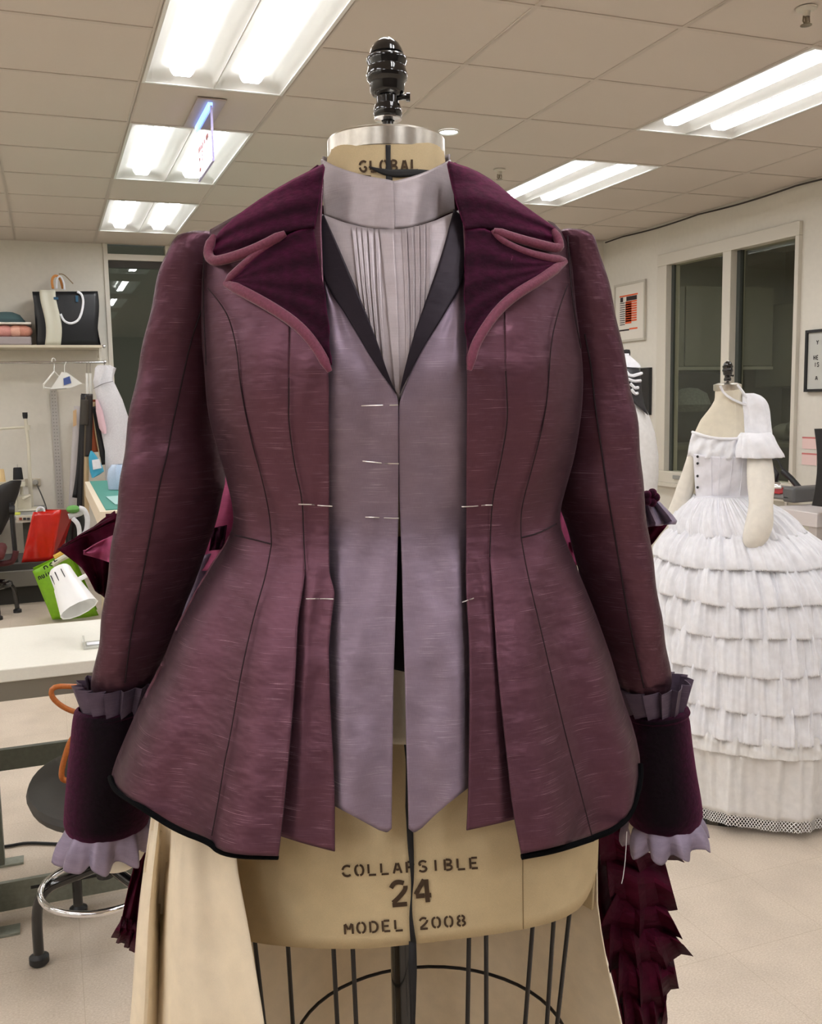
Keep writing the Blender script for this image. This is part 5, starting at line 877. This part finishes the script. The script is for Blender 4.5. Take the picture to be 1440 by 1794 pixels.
M().tube([ony((183,634),8.2),ony((182,645),8.1)],.004,6).build('hook',CHR,t); sack([(700,167,172),(720,168,180),(750,174,186),(760,180,186)],7.99,plain('pink_cloth',rgb(232,196,204),.8),'pink_garment',t,.02,wr=.002)
t=thing('blue_bag','small turquoise bag with white label hanging among the belts','bag',ony((168,835),7.98)); sack([(790,158,162),(800,155,170),(815,156,178),(826,158,182),(832,160,174),(837,161,164)],7.95,plain('turquoise',rgb(70,176,212),.4),'pouch',t,.02,wr=.002); M().add(wquad([(161,806),(174,804),(178,820),(163,823)],7.92),[(0,1,2,3)]).build('label_card',WHT,t,smooth=False,thick=.002)
# steel rule on the wall, outlet
t=thing('steel_rule','long perforated steel rule hanging on the back wall','ruler',ony((96,890),8.56)); q=wquad([(87,682),(99,682),(112,890),(100,890)],8.57); M().add(q,[(0,1,2,3)]).build('blade',plain('rule_grey',rgb(196,192,186),.4,.3),t,smooth=False,thick=.004)
m=M(); 
for k in range(34):
    u=(k+.7)/35
    for s in (.3,.7): c=(q[0]*(1-s)+q[1]*s)*(1-u)+(q[3]*(1-s)+q[2]*s)*u; m.box(c+np.array([0,-.003,0]),(.008,.004,.006))
o=m.build('rule_marks',plain('rule_marks',rgb(120,116,110),.6),t,smooth=False); o['kind']='stuff'
t=thing('wall_outlet','beige double wall outlet with grey plug behind the sewing machine','outlet',ony((58,846),8.58)); a,b=ony((44,852),8.575),ony((71,838),8.575); M().box2((a[0],8.565,a[2]),(b[0],8.588,b[2])).build('plate',plain('outlet_beige',rgb(186,176,156),.5),t,bevel=.004)
p=ony((62,845),8.55); M().lathe([(.024,0),(.02,.03),(.0,.032)],p+np.array([0,.02,0]),(0,-1,0),14).build('plug',plain('plug_grey',rgb(170,168,160),.5),t); M().tube(hl([(64,848),(72,865),(80,885),(82,895)],8.45),.006,6).build('cord',plain('cord_grey',rgb(90,88,84),.6),t)
# sewing machine table
SM=plain('machine_ivory',rgb(214,208,188),.4); sewing=t=thing('sewing_machine','ivory industrial sewing machine on its grey table at left','sewing machine',(-.5,8.0,0))
za=float(ony((30,900),7.9)[2]); M().box2((-1.5,7.75,za-.03),(-.06,8.5,za+.0)).build('table_top',plain('machine_table',rgb(150,150,146),.5),t,smooth=False,bevel=.006)
a,b=ony((28,904),7.74),ony((62,914),7.74); M().box2((a[0],7.73,b[2]),(b[0],7.76,a[2])).build('switch_panel',SM,t,smooth=False)
for k,(x,c) in enumerate(((36,(150,70,40)),(43,(60,60,60)),(50,(70,70,74)))): p=ony((x,909),7.725); M().box(p,(.02,.008,.018)).build('switch',plain('switch_%d'%k,rgb(*c),.4),t,smooth=False)
for x in (-1.4,-.2): M().box2((x-.03,7.9,0),(x+.03,8.3,za-.03)).build('leg',GRN,t,smooth=False)
M().box2((-.33,7.95,za),(-.26,8.2,za+.19)).box2((-.9,8.02,za+.10),(-.26,8.16,za+.2)).box2((-.9,8.0,za),(-.1,8.2,za+.02)).build('head',SM,t,bevel=.015)
M().box2((-.26,8.05,za),(-.16,8.2,za+.12)).tube([(-.22,8.0,za+.1),(-.16,8.0,za+.13)],.012,8).build('hand_wheel_guard',SM,t,bevel=.01)
M().tube([(-.28,7.95,za+.11),(-.28,7.86,za+.11)],.016,8).build('thread_tension',BLKP,t); M().box2((-.36,7.85,za),(-.30,7.9,za+.13)).build('oil_bottle',WHT,t,bevel=.01); M().box2((-.3,7.8,za+.001),(-.24,7.9,za+.012)).build('yellow_note',plain('yellow',rgb(210,214,90),.8),t,smooth=False)
M().tube([ony((44,726),8.35),ony((50,780),8.35),ony((53,850),8.35),ony((56,895),8.35)],[.014,.014,.017,.019],10).tube([ony((-40,754),8.35),ony((47,748),8.35)],.011,8).build('thread_stand',SM,t); M().lathe([(.017,-.02),(.02,0),(.02,.03),(.017,.03)],ony((44,729),8.35),n=12).build('stand_cap',BLKP,t); M().lathe([(.024,-.02),(.024,.02)],ony((48,749),8.35),n=14,cap=True).build('stand_joint',SM,t)
for k,(x,v0,v1,c,l) in enumerate(((32,819,841,(24,24,28),'black thread cone on the sewing machine stand'),(1,822,845,(222,192,140),'cream thread cone on the sewing machine stand'))):
    p=ony((x,v1),8.2)+np.array([0,0,.004]); q=ony((x,v0),8.2); h_=q[2]-p[2]; t=thing('thread_cone',l,'thread cone',p,'thread cones'); M().lathe([(0,0),(.040,0),(.038,.01),(.032,h_-.005),(.028,h_),(0,h_)],p,n=20).build('thread',plain('thread_%d'%k,rgb(*c),.8,noise=.15,nscale=150),t); M().tube([p+np.array([0,0,h_]),p+np.array([0,0,h_+.025])],.004,6).build('spindle',CHR,t)
p=ony((16,845),8.2); M().box2((-.75,8.1,p[2]-.03),(-.2,8.3,p[2]-.005)).tube([(-.23,8.2,p[2]-.02),(-.23,8.2,za)],.012,8).build('cone_rack',SM,sewing,smooth=False)
# office chair
t=thing('office_chair','dark office chair with a tilted backrest at the left edge','chair',(-.5,6.95,0)); DC=plain('chair_black',rgb(34,32,32),.6)
G=[]
for v,xl,xr,dy in ((842,18,38,0),(848,2,37,0),(865,-22,33,.01),(890,-40,24,.02),(915,-45,14,.03),(938,-40,2,.03),(945,-30,-8,.03)):
    a,b=ony((xl,v),7.0),ony((xr,v),7.0); c=(a+b)/2; r=(b[0]-a[0])/2; G.append([(c[0]+r*math.cos(q),7.0+.035*math.sin(q)+dy,c[2]) for q in np.arange(18)*2*PI/18])
m=M().grid(np.array(G),cu=True); m.build('backrest',DC,t)
M().tube(hl([(20,880),(22,920),(26,960),(28,985)],6.96),.016,8).tube(hl([(16,893),(26,893)],6.94),.03,10).build('back_bar',BLKP,t); M().box((-.55,7.0,.42),(.46,.44,.07)).build('seat',plain('seat_maroon',rgb(90,34,36),.8),t,bevel=.03); M().tube(hl([(28,965),(24,985),(0,988)],6.95),.02,8).build('arm_loop',plain('arm_maroon',rgb(84,34,38),.7),t)
M().lathe([(.03,.1),(.03,.4)],(-.42,6.9,0),n=12,cap=True).build('column',BLKP,t)
c=np.array([-.42,6.9,0]); M().tube([(c[0]+.12*math.cos(a),c[1]+.12*math.sin(a),.21) for a in np.arange(32)*2*PI/32],.017,8,close=True).build('base_ring',BLKM,t)
for a in (.25,1.82,3.39,4.96):
    d=np.array([math.cos(a),math.sin(a),0])*.15; lg=M().tube(poly([c+d*.7+np.array([0,0,.21]),c+d*.95+np.array([0,0,.17]),c+d+np.array([0,0,.1]),c+d*1.03+np.array([0,0,.03])],12,1),.016,8).build('leg',BLKM,t); M().lathe([(.012,.03),(.028,.02),(.028,.0)],c+d*1.03,n=10,cap=True).build('foot',BLKP,lg)
M().tube([c+np.array([-.12,0,.21]),c+np.array([.12,0,.21])],.014,8).tube([c+np.array([0,-.12,.21]),c+np.array([0,.12,.21])],.014,8).build('base_spokes',BLKM,t)
# platform and bags
GP=plain('platform_grey',rgb(118,114,106),.7); t=thing('storage_platform','low grey storage platform below the red bag','platform',(-.3,7.5,0))
M().box2((-1.4,7.25,.0),(.1,7.8,.13)).build('plinth',plain('plinth_dark',rgb(52,50,46),.7),t,smooth=False); M().box2((-1.4,7.2,.13),(.12,7.8,.24)).build('step',GP,t,smooth=False); M().box2((-1.4,7.25,.24),(.1,7.8,.285)).build('riser',plain('riser_dark',rgb(66,64,60),.7),t,smooth=False)
REDM=plain('red_gloss_bag',rgb(214,36,24),.25,noise=.06,nscale=5,coat=.3); t=thing('red_bag','glossy red shopping bag standing on the grey platform','bag',(-.05,7.2,.33))
fq=wquad([(38,992),(58,897),(108,893),(92,988)],7.3); fq[0][2]=fq[3][2]=.287; bq=fq+np.array([.10,.16,0]); sd_=wquad([(92,990),(108,893),(126,906),(118,960)],7.08)
M().grid(np.array([[fq[0]*(1-u)*(1-v)+fq[3]*u*(1-v)+fq[1]*(1-u)*v+fq[2]*u*v+np.array([0,-.015*math.sin(PI*u)*math.sin(PI*v)+.006*math.sin(9*u+5*v),0]) for u in np.linspace(0,1,12)] for v in np.linspace(0,1,12)]),flip=True).build('front_panel',REDM,t,thick=.003)
g4=[fq[3],fq[2],fq[2]+np.array([.09,.14,-.02]),fq[3]+np.array([.06,.2,.0])]; M().add(g4,[(0,1,2,3)]).build('gusset',plain('red_dark',rgb(160,22,20),.4),t,smooth=False,thick=.003); g5=[fq[0]+np.array([.1,.2,0]),fq[1]+np.array([.08,.14,0]),g4[2],g4[3]]; M().add(g5,[(0,1,2,3)]).build('back_panel',REDM,t,smooth=False,thick=.003)
M().tube(hl([(64,897),(66,889),(76,889),(78,896)],7.28),.008,6).build('handle',WHT,t)
t=thing('black_tote','black tote with white handles slumped behind the red bag','bag',ony((140,930),7.3)); sack([(892,120,136),(896,116,146),(910,116,152),(940,116,154),(964,112,158),(969,120,150)],7.6,BKF,'body',t,.1); strap([(120,905),(140,900),(146,895)],7.3,.02,WHT,'handle',t); strap([(138,890),(148,892),(154,908),(152,930),(147,936)],7.28,.018,WHT,'handle',t); strap([(127,908),(138,918),(140,942),(136,950)],7.26,.016,WHT,'handle',t); M().lathe([(.05*math.sin(a),.03*math.cos(a)) for a in np.linspace(0,PI,7)],ony((128,892),7.3),n=10).build('green_tissue',plain('green_tissue',rgb(110,170,90),.8),t)
t=thing('green_bag','lime green shopping bag with black lettering on the floor','bag',(.08,6.5,0)); LIME=plain('lime_bag',rgb(122,178,20),.4,noise=.08,nscale=9)
fq=wquad([(90,1056),(57,1000),(120,968),(172,1064)],6.5); fq[0][2]=fq[3][2]=.02
def bil(q,u,v): return q[0]*(1-u)*(1-v)+q[3]*u*(1-v)+q[1]*(1-u)*v+q[2]*u*v
M().grid(np.array([[bil(fq,u,v)+np.array([0,-.05*math.sin(PI*u)*math.sin(PI*min(1,v+.1))+.01*math.sin(7*u+4*v),0]) for u in np.linspace(0,1,12)] for v in np.linspace(0,1,12)]),flip=True).build('front_panel',LIME,t,thick=.003)
M().add([fq[0],fq[1]+np.array([0,.12,0]),fq[2]+np.array([0.02,.12,0]),fq[3]+np.array([0,.2,0])]+[fq[0]+np.array([0,.2,0])],[(0,1,2,3,4)]).build('back_panel',LIME,t,smooth=False,thick=.003)
M().tube(hl([(92,990),(105,980),(130,968)],6.42),[.018]*26,8).build('rolled_rim',plain('clear_rim',rgb(196,196,176),.4),t); M().tube(hl([(96,978),(125,962),(150,950)],6.5),.022,8).build('yellow_wrap',plain('yellow_wrap',rgb(206,166,60),.6),t)
m=M()
for txt,p0,p1,h_ in (('nuiuo',(69,1016),(96,1004),9),('nch',(78,998),(104,985),8),('k',(112,998),(120,995),9)):
    for st in letters(txt,p0,p1 if len(txt)>1 else p1,h_):
        c=poly(st,5,0); T_=np.gradient(c,axis=0); T_/=np.linalg.norm(T_,axis=1)[:,None]+1e-9; N_=np.stack([T_[:,1],-T_[:,0]],1)*1.1; m.grid(np.array([[ony(c[i]+s*N_[i],6.405) for s in (-1,1)] for i in range(len(c))]))
m.build('lettering',BLKP,t,smooth=False,fixn=False)
o=None
